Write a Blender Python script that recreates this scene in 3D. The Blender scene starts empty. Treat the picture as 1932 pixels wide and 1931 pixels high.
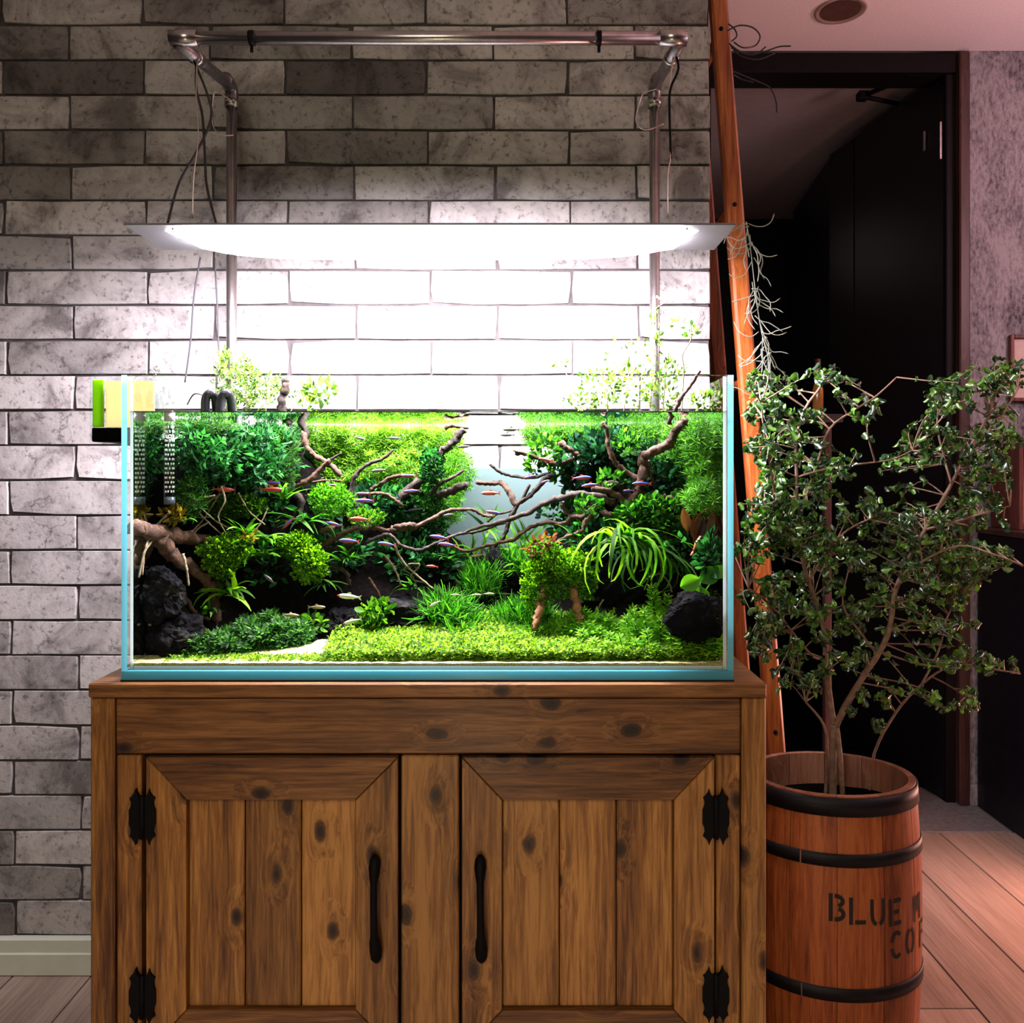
import bpy, math, random
import numpy as np
from mathutils import Vector, Matrix

C = bpy.context.scene.collection
sc = bpy.context.scene
RNG = np.random.default_rng(7)
random.seed(7)
PI = math.pi

# ------------------------------------------------------------------ camera, world, lights, exposure
F, CX, CY, CAMZ, CAMY = 1600.0, 980.0, 890.0, 1.06, -1.247
cam = bpy.data.cameras.new('camera')
cam.sensor_fit = 'HORIZONTAL'; cam.sensor_width = 36.0
cam.lens = F / 1932.0 * 36.0
cam.shift_x = -(CX - 966.0) / 1932.0
cam.shift_y = -(965.5 - CY) / 1932.0
cam.clip_start = 0.05
camo = bpy.data.objects.new('camera', cam); C.objects.link(camo)
camo.location = (0, CAMY, CAMZ); camo.rotation_euler = (PI / 2, 0, 0)
sc.camera = camo

w = bpy.data.worlds.new('room_air'); sc.world = w; w.use_nodes = True
w.node_tree.nodes['Background'].inputs[0].default_value = (0.62, 0.5, 0.5, 1)
w.node_tree.nodes['Background'].inputs[1].default_value = 0.028

def area(name, loc, aim, size, power, col, size_y=None, spread=PI):
    l = bpy.data.lights.new(name, 'AREA'); l.energy = power; l.color = col
    l.shape = 'RECTANGLE'; l.size = size; l.size_y = size_y or size; l.spread = spread
    o = bpy.data.objects.new(name, l); C.objects.link(o); o.location = loc
    o.rotation_euler = (Vector(aim) - Vector(loc)).to_track_quat('-Z', 'Y').to_euler()
    return o
def spot(name, loc, aim, power, col, angle, radius=0.05, blend=0.6):
    l = bpy.data.lights.new(name, 'SPOT'); l.energy = power; l.color = col
    l.spot_size = math.radians(angle); l.spot_blend = blend; l.shadow_soft_size = radius
    o = bpy.data.objects.new(name, l); C.objects.link(o); o.location = loc
    o.rotation_euler = (Vector(aim) - Vector(loc)).to_track_quat('-Z', 'Y').to_euler()
def bulb(name, loc, power, col, radius=0.08):
    l = bpy.data.lights.new(name, 'POINT'); l.energy = power; l.color = col; l.shadow_soft_size = radius
    o = bpy.data.objects.new(name, l); C.objects.link(o); o.location = loc

area('ceiling_lamp_light', (-0.5, -2.5, 2.34), (-0.1, 0.0, 0.6), 1.0, 27.0, (1.0, 0.88, 0.72))
bulb('low_fill_light', (-0.15, -1.75, 0.12), 15.0, (1.0, 0.76, 0.48), 0.12)  # added low fill that brightens the cabinet towards its foot
bulb('red_lamp_light', (1.56, 0.74, 0.44), 40.0, (1.0, 0.44, 0.34), 0.14)
bulb('side_room_light', (2.0, 0.35, 1.85), 42.0, (1.0, 0.58, 0.64), 0.2)
bulb('hall_fill_light', (0.85, 2.3, 2.0), 0.30, (1.0, 0.8, 0.75), 0.15)  # added fill standing in for room light bounced into the hall

sc.view_settings.view_transform = 'Standard'
sc.view_settings.look = 'None'
sc.view_settings.gamma = 1.0
sc.view_settings.use_curve_mapping = False
sc.view_settings.exposure = 0.0
LAMP_STRENGTH = 265.0
try:
    sc.cycles.transparent_max_bounces = 24
    sc.cycles.max_bounces = 7
    sc.cycles.diffuse_bounces = 3
    sc.cycles.glossy_bounces = 4
    sc.cycles.caustics_reflective = False
    sc.cycles.caustics_refractive = False
    sc.cycles.sample_clamp_indirect = 4.0
    sc.cycles.use_denoising = True
except Exception:
    pass

# ------------------------------------------------------------------ helpers
def P(px, py, D):
    """a photograph point at depth D (metres in front of the lens) as a place in the room"""
    return Vector(((px - CX) * D / F, D + CAMY, CAMZ - (py - CY) * D / F))
def X(px, D): return (px - CX) * D / F
def Z(py, D): return CAMZ - (py - CY) * D / F

def wloc(o):
    v = Vector((0, 0, 0))
    while o is not None:
        v += o.location; o = o.parent
    return v
def tag(o, label=None, cat=None, group=None, kind=None):
    if label: o['label'] = label
    if cat: o['category'] = cat
    if group: o['group'] = group
    if kind: o['kind'] = kind
    return o
def thing(name, label, cat, loc=(0, 0, 0), group=None):
    o = bpy.data.objects.new(name, None); C.objects.link(o); o.location = loc
    o.empty_display_size = 0.02
    return tag(o, label, cat, group)
def link(name, me, parent=None):
    o = bpy.data.objects.new(name, me); C.objects.link(o)
    if parent is not None: o.parent = parent
    return o
def inst(src, name, parent=None, loc=None, rot=None, scale=None):
    o = bpy.data.objects.new(name, src if isinstance(src, bpy.types.Mesh) else src.data); C.objects.link(o)
    if parent is not None: o.parent = parent
    if loc is not None: o.location = Vector(loc) - (wloc(parent) if parent is not None else Vector((0, 0, 0)))
    if rot is not None: o.rotation_euler = rot
    if scale is not None: o.scale = scale
    return o

class MB:
    def __init__(s): s.v = []; s.f = []; s.m = []; s.sm = []
    def add(s, vs, fs, mi=0, smooth=False):
        b = len(s.v); s.v.extend([tuple(v) for v in vs])
        for f in fs: s.f.append(tuple(b + i for i in f)); s.m.append(mi); s.sm.append(smooth)
        return s
    def box(s, x0, x1, y0, y1, z0, z1, mi=0, bev=0.0):
        if x0 > x1: x0, x1 = x1, x0
        if y0 > y1: y0, y1 = y1, y0
        if z0 > z1: z0, z1 = z1, z0
        if bev <= 0:
            vs = [(x, y, z) for x in (x0, x1) for y in (y0, y1) for z in (z0, z1)]
            return s.add(vs, [(0, 1, 3, 2), (4, 6, 7, 5), (0, 4, 5, 1), (2, 3, 7, 6), (0, 2, 6, 4), (1, 5, 7, 3)], mi)
        b = min(bev, (x1 - x0) * .45, (y1 - y0) * .45, (z1 - z0) * .45)
        vs = []; idx = {}
        X_ = (x0, x1); Y_ = (y0, y1); Z_ = (z0, z1)
        for i in (0, 1):
            for j in (0, 1):
                for k in (0, 1):
                    sx, sy, sz = (1 - 2 * i) * b, (1 - 2 * j) * b, (1 - 2 * k) * b
                    c = (X_[i], Y_[j], Z_[k])
                    for ax in range(3):
                        p = [c[0] + sx, c[1] + sy, c[2] + sz]; p[ax] = c[ax]
                        idx[(i, j, k, ax)] = len(vs); vs.append(tuple(p))
        fs = []
        for i in (0, 1):
            q = [idx[(i, j, k, 0)] for j, k in ((0, 0), (1, 0), (1, 1), (0, 1))]; fs.append(q if i else q[::-1])
            q = [idx[(j, i, k, 1)] for j, k in ((0, 0), (0, 1), (1, 1), (1, 0))]; fs.append(q if i else q[::-1])
            q = [idx[(j, k, i, 2)] for j, k in ((0, 0), (1, 0), (1, 1), (0, 1))]; fs.append(q if i else q[::-1])
        for i in (0, 1):
            for j in (0, 1):
                for (a0, a1, mk) in ((1, 2, lambda t: (t, i, j)), (0, 2, lambda t: (i, t, j)), (0, 1, lambda t: (i, j, t))):
                    p, q = mk(0), mk(1)
                    fs.append([idx[p + (a0,)], idx[q + (a0,)], idx[q + (a1,)], idx[p + (a1,)]])
        for i in (0, 1):
            for j in (0, 1):
                for k in (0, 1): fs.append([idx[(i, j, k, a)] for a in range(3)])
        return s.add(vs, fs, mi)
    def prism(s, poly, axis, a0, a1, mi=0, inset=0.0):
        """extrude a polygon (pairs in the two other axes) along axis from a0 to a1; the a0 end may be inset for a soft edge"""
        n = len(poly)
        def mk(p, a): return {'x': (a, p[0], p[1]), 'y': (p[0], a, p[1]), 'z': (p[0], p[1], a)}[axis]
        if inset:
            cx = sum(p[0] for p in poly) / n; cy = sum(p[1] for p in poly) / n
            def ins(p):
                dx, dy = cx - p[0], cy - p[1]; L = math.hypot(dx, dy) or 1
                return (p[0] + dx / L * inset, p[1] + dy / L * inset)
            am = a0 + inset * (1 if a1 > a0 else -1)
            vs = [mk(ins(p), a0) for p in poly] + [mk(p, am) for p in poly] + [mk(p, a1) for p in poly]
            fs = [tuple(range(n)), tuple(range(3 * n - 1, 2 * n - 1, -1))]
            for r in (0, 1):
                for i in range(n):
                    j = (i + 1) % n; fs.append((r * n + i, (r + 1) * n + i, (r + 1) * n + j, r * n + j))
        else:
            vs = [mk(p, a0) for p in poly] + [mk(p, a1) for p in poly]
            fs = [tuple(range(n)), tuple(range(2 * n - 1, n - 1, -1))]
            for i in range(n):
                j = (i + 1) % n; fs.append((i, n + i, n + j, j))
        return s.add(vs, fs, mi)
    def tube(s, pts, rad, n=8, mi=0, jitter=0.0, cap=True):
        pts = [Vector(p) for p in pts]; k = len(pts)
        if not hasattr(rad, '__len__'): rad = [rad] * k
        vs = []; up = Vector((0.13, 0.31, 0.94)).normalized()
        for i, p in enumerate(pts):
            t = (pts[min(i + 1, k - 1)] - pts[max(i - 1, 0)])
            t = t.normalized() if t.length > 1e-9 else Vector((0, 0, 1))
            a = up - t * up.dot(t)
            if a.length < 0.05: a = Vector((1, 0, 0)) - t * t.x
            a.normalize(); up = a; b = t.cross(a)
            for q in range(n):
                th = 2 * PI * q / n; r = rad[i] * (1 + jitter * (random.random() - .5) * 2)
                vs.append(p + (a * math.cos(th) + b * math.sin(th)) * r)
        fs = []
        for i in range(k - 1):
            for q in range(n):
                r = (q + 1) % n; fs.append((i * n + q, i * n + r, (i + 1) * n + r, (i + 1) * n + q))
        if cap:
            fs.append(tuple(range(n - 1, -1, -1))); fs.append(tuple((k - 1) * n + q for q in range(n)))
        return s.add(vs, fs, mi, True)
    def lathe(s, prof, cen, n=32, mi=0, smooth=True, a0=0.0, a1=2 * PI):
        """profile of (radius, z) turned about the vertical through cen"""
        full = abs(a1 - a0 - 2 * PI) < 1e-6; m = n if full else n + 1
        vs = []
        for r, z in prof:
            for q in range(m):
                th = a0 + (a1 - a0) * q / n; vs.append((cen[0] + r * math.cos(th), cen[1] + r * math.sin(th), z))
        fs = []
        for i in range(len(prof) - 1):
            for q in range(n):
                r_ = (q + 1) % m; fs.append((i * m + q, i * m + r_, (i + 1) * m + r_, (i + 1) * m + q))
        return s.add(vs, fs, mi, smooth)
    def mesh(s, name, mats, origin=(0, 0, 0)):
        me = bpy.data.meshes.new(name); o = Vector(origin)
        me.from_pydata([(v[0] - o.x, v[1] - o.y, v[2] - o.z) for v in s.v], [], s.f)
        mats = mats if isinstance(mats, (list, tuple)) else [mats]
        for m in mats: me.materials.append(m)
        me.polygons.foreach_set('material_index', s.m); me.polygons.foreach_set('use_smooth', s.sm)
        me.update(); return me
    def build(s, name, mats, parent=None, origin=None):
        """one mesh object; built in room coordinates, stored about its parent's (or its own) origin"""
        if parent is not None:
            o = link(name, s.mesh(name, mats, wloc(parent)), parent)
        else:
            org = Vector(origin) if origin is not None else Vector((0, 0, 0))
            o = link(name, s.mesh(name, mats, org)); o.location = org
        return o

def curve(pts, n=6):
    """Catmull-Rom through points"""
    pts = [Vector(p) for p in pts]; out = []
    if len(pts) < 3:
        return [pts[0].lerp(pts[-1], i / n) for i in range(n + 1)]
    for i in range(len(pts) - 1):
        p0, p1, p2, p3 = pts[max(i - 1, 0)], pts[i], pts[i + 1], pts[min(i + 2, len(pts) - 1)]
        for k in range(n):
            t = k / n
            out.append(0.5 * ((2 * p1) + (p2 - p0) * t + (2 * p0 - 5 * p1 + 4 * p2 - p3) * t * t + (3 * p1 - p0 - 3 * p2 + p3) * t ** 3))
    out.append(pts[-1]); return out

# ---- fast scattering of a small template into one mesh
def scatter_mesh(name, tv, tf, locs, mats3, mat, origin=(0, 0, 0)):
    tv = np.asarray(tv, float); n = len(locs); k = len(tv)
    V = np.einsum('nij,kj->nki', mats3, tv) + locs[:, None, :] - np.asarray(origin, float)
    V = V.reshape(-1, 3)
    fl = np.array([len(f) for f in tf]); flat = np.concatenate([np.array(f) for f in tf])
    loops = (flat[None, :] + (np.arange(n) * k)[:, None]).reshape(-1)
    sizes = np.tile(fl, n); starts = np.concatenate([[0], np.cumsum(sizes)[:-1]])
    me = bpy.data.meshes.new(name)
    me.vertices.add(len(V)); me.vertices.foreach_set('co', V.astype(np.float32).reshape(-1))
    me.loops.add(len(loops)); me.loops.foreach_set('vertex_index', loops.astype(np.int32))
    me.polygons.add(len(sizes)); me.polygons.foreach_set('loop_start', starts.astype(np.int32))
    try: me.polygons.foreach_set('loop_total', sizes.astype(np.int32))
    except Exception: pass
    me.materials.append(mat); me.update(calc_edges=True); me.validate(); return me
def frames(dirs, roll=None, size=None):
    """rotation matrices taking +Y to dirs, with random roll and size"""
    d = dirs / np.maximum(np.linalg.norm(dirs, axis=1, keepdims=True), 1e-9); n = len(d)
    ref = np.tile(np.array([0.0, 0.0, 1.0]), (n, 1)); par = np.abs(d[:, 2]) > 0.95; ref[par] = (1, 0, 0)
    x = np.cross(d, ref); x /= np.linalg.norm(x, axis=1, keepdims=True); z = np.cross(x, d)
    if roll is None: roll = RNG.uniform(0, 2 * PI, n)
    c, s_ = np.cos(roll)[:, None], np.sin(roll)[:, None]
    x2 = x * c + z * s_; z2 = -x * s_ + z * c
    M = np.stack([x2, d, z2], axis=2)
    if size is not None: M = M * np.asarray(size)[:, None, None]
    return M

# ------------------------------------------------------------------ materials
def mat_new(name):
    m = bpy.data.materials.new(name); m.use_nodes = True; nt = m.node_tree
    for n in list(nt.nodes): nt.nodes.remove(n)
    out = nt.nodes.new('ShaderNodeOutputMaterial'); return m, nt, out
def nd(nt, t, **kw):
    n = nt.nodes.new(t)
    for k, v in kw.items(): setattr(n, k, v)
    return n
def setin(n, **kw):
    for k, v in kw.items(): n.inputs[k.replace('_', ' ')].default_value = v
def ramp(nt, stops):
    r = nt.nodes.new('ShaderNodeValToRGB'); e = r.color_ramp.elements
    while len(e) < len(stops): e.new(0.5)
    for i, (p, c) in enumerate(stops): e[i].position = p; e[i].color = (c[0], c[1], c[2], 1)
    return r
def pbsdf(nt, out, col=None, rough=.5, metal=0., spec=.5):
    b = nt.nodes.new('ShaderNodeBsdfPrincipled')
    if col is not None: b.inputs['Base Color'].default_value = (*col, 1)
    b.inputs['Roughness'].default_value = rough; b.inputs['Metallic'].default_value = metal
    b.inputs['Specular IOR Level'].default_value = spec
    nt.links.new(b.outputs[0], out.inputs[0]); return b
def plain(name, col, rough=.5, metal=0., spec=.5, var=0.12, scale=30., bump=0.0):
    """one colour with a little procedural variation"""
    m, nt, out = mat_new(name); b = pbsdf(nt, out, col, rough, metal, spec)
    tc = nd(nt, 'ShaderNodeTexCoord'); nz = nd(nt, 'ShaderNodeTexNoise'); setin(nz, Scale=scale, Detail=4.)
    nt.links.new(tc.outputs['Object'], nz.inputs['Vector'])
    r = ramp(nt, [(.3, tuple(c * (1 - var) for c in col)), (.7, tuple(min(1, c * (1 + var)) for c in col))])
    nt.links.new(nz.outputs[0], r.inputs[0]); nt.links.new(r.outputs[0], b.inputs['Base Color'])
    if bump:
        bp = nd(nt, 'ShaderNodeBump'); setin(bp, Strength=bump, Distance=.002)
        nt.links.new(nz.outputs[0], bp.inputs['Height']); nt.links.new(bp.outputs[0], b.inputs['Normal'])
    return m
def wood(name, dark, mid, light, axis='Z', rough=.5, knots=True, grain=55., coat=0.0, knotdens=4.2):
    m, nt, out = mat_new(name); b = pbsdf(nt, out, mid, rough, 0, .4); L = nt.links.new
    tc = nd(nt, 'ShaderNodeTexCoord'); oi = nd(nt, 'ShaderNodeObjectInfo')
    off = nd(nt, 'ShaderNodeVectorMath', operation='SCALE'); off.inputs[0].default_value = (17., 5.3, 11.7)
    L(oi.outputs['Random'], off.inputs['Scale'])
    add = nd(nt, 'ShaderNodeVectorMath', operation='ADD'); L(tc.outputs['Object'], add.inputs[0]); L(off.outputs[0], add.inputs[1])
    mp = nd(nt, 'ShaderNodeMapping')
    sc_ = {'X': (.055, 1, 1), 'Y': (1, .055, 1), 'Z': (1, 1, .055)}[axis]; mp.inputs['Scale'].default_value = sc_
    L(add.outputs[0], mp.inputs[0])
    # knots: sparse cells stretched along the grain
    mk = nd(nt, 'ShaderNodeMapping'); sk = {'X': (.62, .03, 1), 'Y': (1, .62, .03), 'Z': (1, .03, .55)}[axis]; mk.inputs['Scale'].default_value = sk; mk.inputs['Rotation'].default_value = (PI / 2, 0, 0)
    L(add.outputs[0], mk.inputs[0])
    vo = nd(nt, 'ShaderNodeTexVoronoi', voronoi_dimensions='2D'); setin(vo, Scale=knotdens * 2.3); L(mk.outputs[0], vo.inputs['Vector'])
    nk = nd(nt, 'ShaderNodeTexNoise'); setin(nk, Scale=40., Detail=3.); L(add.outputs[0], nk.inputs['Vector'])
    dist = nd(nt, 'ShaderNodeMath', operation='MULTIPLY_ADD'); L(nk.outputs[0], dist.inputs[0]); dist.inputs[1].default_value = .11; L(vo.outputs['Distance'], dist.inputs[2])
    kr = ramp(nt, [(.085, (1, 1, 1)), (.125, (.75,) * 3), (.155, (.16,) * 3), (.32, (0, 0, 0))]); L(dist.outputs[0], kr.inputs[0])
    # grain, bent round the knots
    kv = nd(nt, 'ShaderNodeVectorMath', operation='SCALE'); kv.inputs[0].default_value = (.05, .05, .05); L(kr.outputs[0], kv.inputs['Scale'])
    a2 = nd(nt, 'ShaderNodeVectorMath', operation='ADD'); L(mp.outputs[0], a2.inputs[0]); L(kv.outputs[0], a2.inputs[1])
    n1 = nd(nt, 'ShaderNodeTexNoise'); setin(n1, Scale=grain * 2.4, Detail=7., Roughness=.68, Distortion=.5); L(a2.outputs[0], n1.inputs['Vector'])
    n2 = nd(nt, 'ShaderNodeTexNoise'); setin(n2, Scale=9., Detail=3., Distortion=1.2); L(a2.outputs[0], n2.inputs['Vector'])
    mx = nd(nt, 'ShaderNodeMath', operation='MULTIPLY_ADD'); L(n2.outputs[0], mx.inputs[0]); mx.inputs[1].default_value = .45
    hm = nd(nt, 'ShaderNodeMath', operation='MULTIPLY'); L(n1.outputs[0], hm.inputs[0]); hm.inputs[1].default_value = .72; L(hm.outputs[0], mx.inputs[2])
    r = ramp(nt, [(.44, dark), (.575, mid), (.70, light)]); L(mx.outputs[0], r.inputs[0])
    # board to board tone
    hs = nd(nt, 'ShaderNodeHueSaturation'); vr = nd(nt, 'ShaderNodeMapRange'); L(oi.outputs['Random'], vr.inputs[0])
    vr.inputs['To Min'].default_value = .8; vr.inputs['To Max'].default_value = 1.2
    L(r.outputs[0], hs.inputs['Color']); L(vr.outputs[0], hs.inputs['Value'])
    if knots:
        mixc = nd(nt, 'ShaderNodeMix', data_type='RGBA'); L(kr.outputs[0], mixc.inputs['Factor']); L(hs.outputs[0], mixc.inputs['A'])
        mixc.inputs['B'].default_value = (dark[0] * .22, dark[1] * .2, dark[2] * .2, 1); L(mixc.outputs['Result'], b.inputs['Base Color'])
    else: L(hs.outputs[0], b.inputs['Base Color'])
    bp = nd(nt, 'ShaderNodeBump'); setin(bp, Strength=.25, Distance=.0012); L(n1.outputs[0], bp.inputs['Height']); L(bp.outputs[0], b.inputs['Normal'])
    if coat: b.inputs['Coat Weight'].default_value = coat; b.inputs['Coat Roughness'].default_value = .25
    return m
def leaf_mat(name, dark, light, trans=.4, gloss=.06, rough=.35, spread=1.0):
    m, nt, out = mat_new(name); L = nt.links.new
    g = nd(nt, 'ShaderNodeNewGeometry'); oi = nd(nt, 'ShaderNodeObjectInfo')
    ad = nd(nt, 'ShaderNodeMath', operation='ADD'); L(g.outputs['Random Per Island'], ad.inputs[0]); L(oi.outputs['Random'], ad.inputs[1])
    fr = nd(nt, 'ShaderNodeMath', operation='FRACT'); L(ad.outputs[0], fr.inputs[0])
    mid = tuple((a + b) / 2 for a, b in zip(dark, light))
    shade_dark = tuple(c * spread for c in dark)  # low spread darkens random leaves to stand in for deep shade
    r = ramp(nt, [(0, shade_dark), (.35, dark), (.7, mid), (1, light)]); L(fr.outputs[0], r.inputs[0])
    df = nd(nt, 'ShaderNodeBsdfDiffuse'); L(r.outputs[0], df.inputs[0])
    tr = nd(nt, 'ShaderNodeBsdfTranslucent')
    tint = nd(nt, 'ShaderNodeMix', data_type='RGBA', blend_type='MULTIPLY'); tint.inputs['Factor'].default_value = 1
    L(r.outputs[0], tint.inputs['A']); tint.inputs['B'].default_value = (1.0, 1.15, .5, 1); L(tint.outputs['Result'], tr.inputs[0])
    mx = nd(nt, 'ShaderNodeMixShader'); mx.inputs[0].default_value = trans; L(df.outputs[0], mx.inputs[1]); L(tr.outputs[0], mx.inputs[2])
    gl = nd(nt, 'ShaderNodeBsdfGlossy'); setin(gl, Roughness=rough); gl.inputs[0].default_value = (1, 1, 1, 1)
    m2 = nd(nt, 'ShaderNodeMixShader'); m2.inputs[0].default_value = gloss; L(mx.outputs[0], m2.inputs[1]); L(gl.outputs[0], m2.inputs[2])
    L(m2.outputs[0], out.inputs[0]); return m
def clear_mat(name, tint, ior, rough=0.0, gloss=(1, 1, 1), inner=False):
    m, nt, out = mat_new(name); L = nt.links.new
    fz = nd(nt, 'ShaderNodeFresnel'); setin(fz, IOR=ior)
    t = nd(nt, 'ShaderNodeBsdfTransparent'); t.inputs[0].default_value = (*tint, 1)
    g = nd(nt, 'ShaderNodeBsdfGlossy'); setin(g, Roughness=rough); g.inputs[0].default_value = (*gloss, 1)
    mx = nd(nt, 'ShaderNodeMixShader'); L(t.outputs[0], mx.inputs[1]); L(g.outputs[0], mx.inputs[2])
    if inner: L(fz.outputs[0], mx.inputs[0])
    else:
        ge = nd(nt, 'ShaderNodeNewGeometry'); iv = nd(nt, 'ShaderNodeMath', operation='SUBTRACT'); iv.inputs[0].default_value = 1; L(ge.outputs['Backfacing'], iv.inputs[1])
        ml = nd(nt, 'ShaderNodeMath', operation='MULTIPLY'); L(fz.outputs[0], ml.inputs[0]); L(iv.outputs[0], ml.inputs[1]); L(ml.outputs[0], mx.inputs[0])
    L(mx.outputs[0], out.inputs[0]); return m

def brick_mat():
    m, nt, out = mat_new('whitewashed_brick'); b = pbsdf(nt, out, (.5, .5, .48), .85, 0, .25); L = nt.links.new
    tc = nd(nt, 'ShaderNodeTexCoord'); oi = nd(nt, 'ShaderNodeObjectInfo')
    off = nd(nt, 'ShaderNodeVectorMath', operation='SCALE'); off.inputs[0].default_value = (31., 7.3, 23.7); L(oi.outputs['Random'], off.inputs['Scale'])
    add = nd(nt, 'ShaderNodeVectorMath', operation='ADD'); L(tc.outputs['Object'], add.inputs[0]); L(off.outputs[0], add.inputs[1])
    def noise(s, d=5., r=.6, dist=0.):
        n = nd(nt, 'ShaderNodeTexNoise'); setin(n, Scale=s, Detail=d, Roughness=r, Distortion=dist); L(add.outputs[0], n.inputs['Vector']); return n
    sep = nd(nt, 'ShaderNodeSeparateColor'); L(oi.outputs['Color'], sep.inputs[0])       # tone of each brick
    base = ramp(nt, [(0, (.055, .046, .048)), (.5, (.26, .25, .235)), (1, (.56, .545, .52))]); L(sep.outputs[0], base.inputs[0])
    # broad stains
    n1 = noise(8., 6., .66, .6); r1 = ramp(nt, [(.36, (.26, .24, .24)), (.47, (.70, .69, .69)), (.56, (.95, .95, .95)), (.75, (1.06, 1.05, 1.02))]); L(n1.outputs[0], r1.inputs[0])
    m1 = nd(nt, 'ShaderNodeMix', data_type='RGBA', blend_type='MULTIPLY'); m1.inputs['Factor'].default_value = .85; L(base.outputs[0], m1.inputs['A']); L(r1.outputs[0], m1.inputs['B'])
    # speckle
    n2 = noise(75., 5., .72); r2 = ramp(nt, [(.33, (.22, .2, .2)), (.45, (.95,) * 3), (.7, (1.08,) * 3)]); L(n2.outputs[0], r2.inputs[0])
    m2 = nd(nt, 'ShaderNodeMix', data_type='RGBA', blend_type='MULTIPLY'); m2.inputs['Factor'].default_value = .8; L(m1.outputs['Result'], m2.inputs['A']); L(r2.outputs[0], m2.inputs['B'])
    # fine cracks
    vo = nd(nt, 'ShaderNodeTexVoronoi', feature='DISTANCE_TO_EDGE'); setin(vo, Scale=4.5)
    wn = noise(14., 4., .6); sv = nd(nt, 'ShaderNodeVectorMath', operation='SCALE'); L(wn.outputs[1], sv.inputs[0]); sv.inputs['Scale'].default_value = .10
    av = nd(nt, 'ShaderNodeVectorMath', operation='ADD'); L(add.outputs[0], av.inputs[0]); L(sv.outputs[0], av.inputs[1]); L(av.outputs[0], vo.inputs['Vector'])
    r3 = ramp(nt, [(0, (.45,) * 3), (.010, (1, 1, 1))]); L(vo.outputs['Distance'], r3.inputs[0])
    ck = noise(3.2, 2.); rk = ramp(nt, [(.52, (0, 0, 0)), (.6, (1, 1, 1))]); L(ck.outputs[0], rk.inputs[0])
    m3 = nd(nt, 'ShaderNodeMix', data_type='RGBA', blend_type='MULTIPLY'); L(rk.outputs[0], m3.inputs['Factor']); L(m2.outputs['Result'], m3.inputs['A']); L(r3.outputs[0], m3.inputs['B'])
    L(m3.outputs['Result'], b.inputs['Base Color'])
    bp = nd(nt, 'ShaderNodeBump'); setin(bp, Strength=.5, Distance=.002); L(n2.outputs[0], bp.inputs['Height']); L(bp.outputs[0], b.inputs['Normal'])
    return m
def plaster_mat():
    m, nt, out = mat_new('mottled_wall_covering'); b = pbsdf(nt, out, (.3, .28, .29), .85, 0, .2); L = nt.links.new
    tc = nd(nt, 'ShaderNodeTexCoord')
    mp = nd(nt, 'ShaderNodeMapping'); mp.inputs['Scale'].default_value = (1, 1, .45); L(tc.outputs['Object'], mp.inputs[0])
    n1 = nd(nt, 'ShaderNodeTexNoise'); setin(n1, Scale=9., Detail=8., Roughness=.72, Distortion=.6); L(mp.outputs[0], n1.inputs['Vector'])
    n2 = nd(nt, 'ShaderNodeTexNoise'); setin(n2, Scale=95., Detail=4., Roughness=.7); L(mp.outputs[0], n2.inputs['Vector'])
    ml = nd(nt, 'ShaderNodeMath', operation='MULTIPLY_ADD'); L(n2.outputs[0], ml.inputs[0]); ml.inputs[1].default_value = .55
    h = nd(nt, 'ShaderNodeMath', operation='MULTIPLY'); L(n1.outputs[0], h.inputs[0]); h.inputs[1].default_value = .55; L(h.outputs[0], ml.inputs[2])
    r = ramp(nt, [(.42, (.055, .046, .054)), (.5, (.165, .155, .170)), (.62, (.30, .285, .30))]); L(ml.outputs[0], r.inputs[0]); L(r.outputs[0], b.inputs['Base Color'])
    bp = nd(nt, 'ShaderNodeBump'); setin(bp, Strength=.5, Distance=.002); L(n2.outputs[0], bp.inputs['Height']); L(bp.outputs[0], b.inputs['Normal'])
    return m

M = {}
M['brick'] = brick_mat()
M['mortar'] = plain('dark_mortar', (.055, .049, .048), .95, var=.4)
M['plaster'] = plaster_mat()
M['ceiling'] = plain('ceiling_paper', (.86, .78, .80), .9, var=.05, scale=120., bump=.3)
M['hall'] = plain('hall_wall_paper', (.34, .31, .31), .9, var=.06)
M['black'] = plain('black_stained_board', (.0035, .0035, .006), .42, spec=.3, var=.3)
M['frame_dark'] = plain('dark_brown_door_frame', (.004, .0025, .003), .6, 0., .15, var=.3)
M['frame_red'] = wood('reddish_brown_trim', (.02, .008, .008), (.045, .018, .016), (.07, .03, .026), 'Z', .45, knots=False)
M['board'] = plain('pale_baseboard_paint', (.52, .56, .46), .6, var=.04)
M['floor_base'] = plain('floor_joint', (.03, .022, .02), .9)
M['plank'] = wood('oak_floor_board', (.20, .145, .11), (.29, .215, .165), (.36, .275, .215), 'Y', .42, knots=False, grain=70.)
M['slate'] = plain('grey_threshold_stone', (.16, .15, .15), .6, var=.25, scale=60.)
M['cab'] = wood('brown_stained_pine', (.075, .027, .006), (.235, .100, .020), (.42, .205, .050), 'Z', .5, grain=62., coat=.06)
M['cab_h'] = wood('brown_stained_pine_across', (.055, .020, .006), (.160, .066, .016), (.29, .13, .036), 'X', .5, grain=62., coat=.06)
M['iron'] = plain('black_iron', (.0025, .0025, .003), .6, 0., .12, var=.3, bump=.3)
M['gap'] = plain('cabinet_inside', (.01, .007, .005), .9)
M['steel'] = plain('galvanised_pipe', (.42, .40, .39), .27, .95, var=.15, scale=60.)
M['steel_dark'] = plain('dark_pipe_fitting', (.20, .19, .19), .38, .9, var=.3, scale=90.)
M['plate'] = plain('brushed_white_metal', (.15, .155, .165), .5, .15, var=.04)
M['cord_dark'] = plain('black_cord', (.012, .011, .012), .5)
M['cord_pale'] = plain('grey_cord', (.030, .029, .031), .5, 0., .15)
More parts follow.
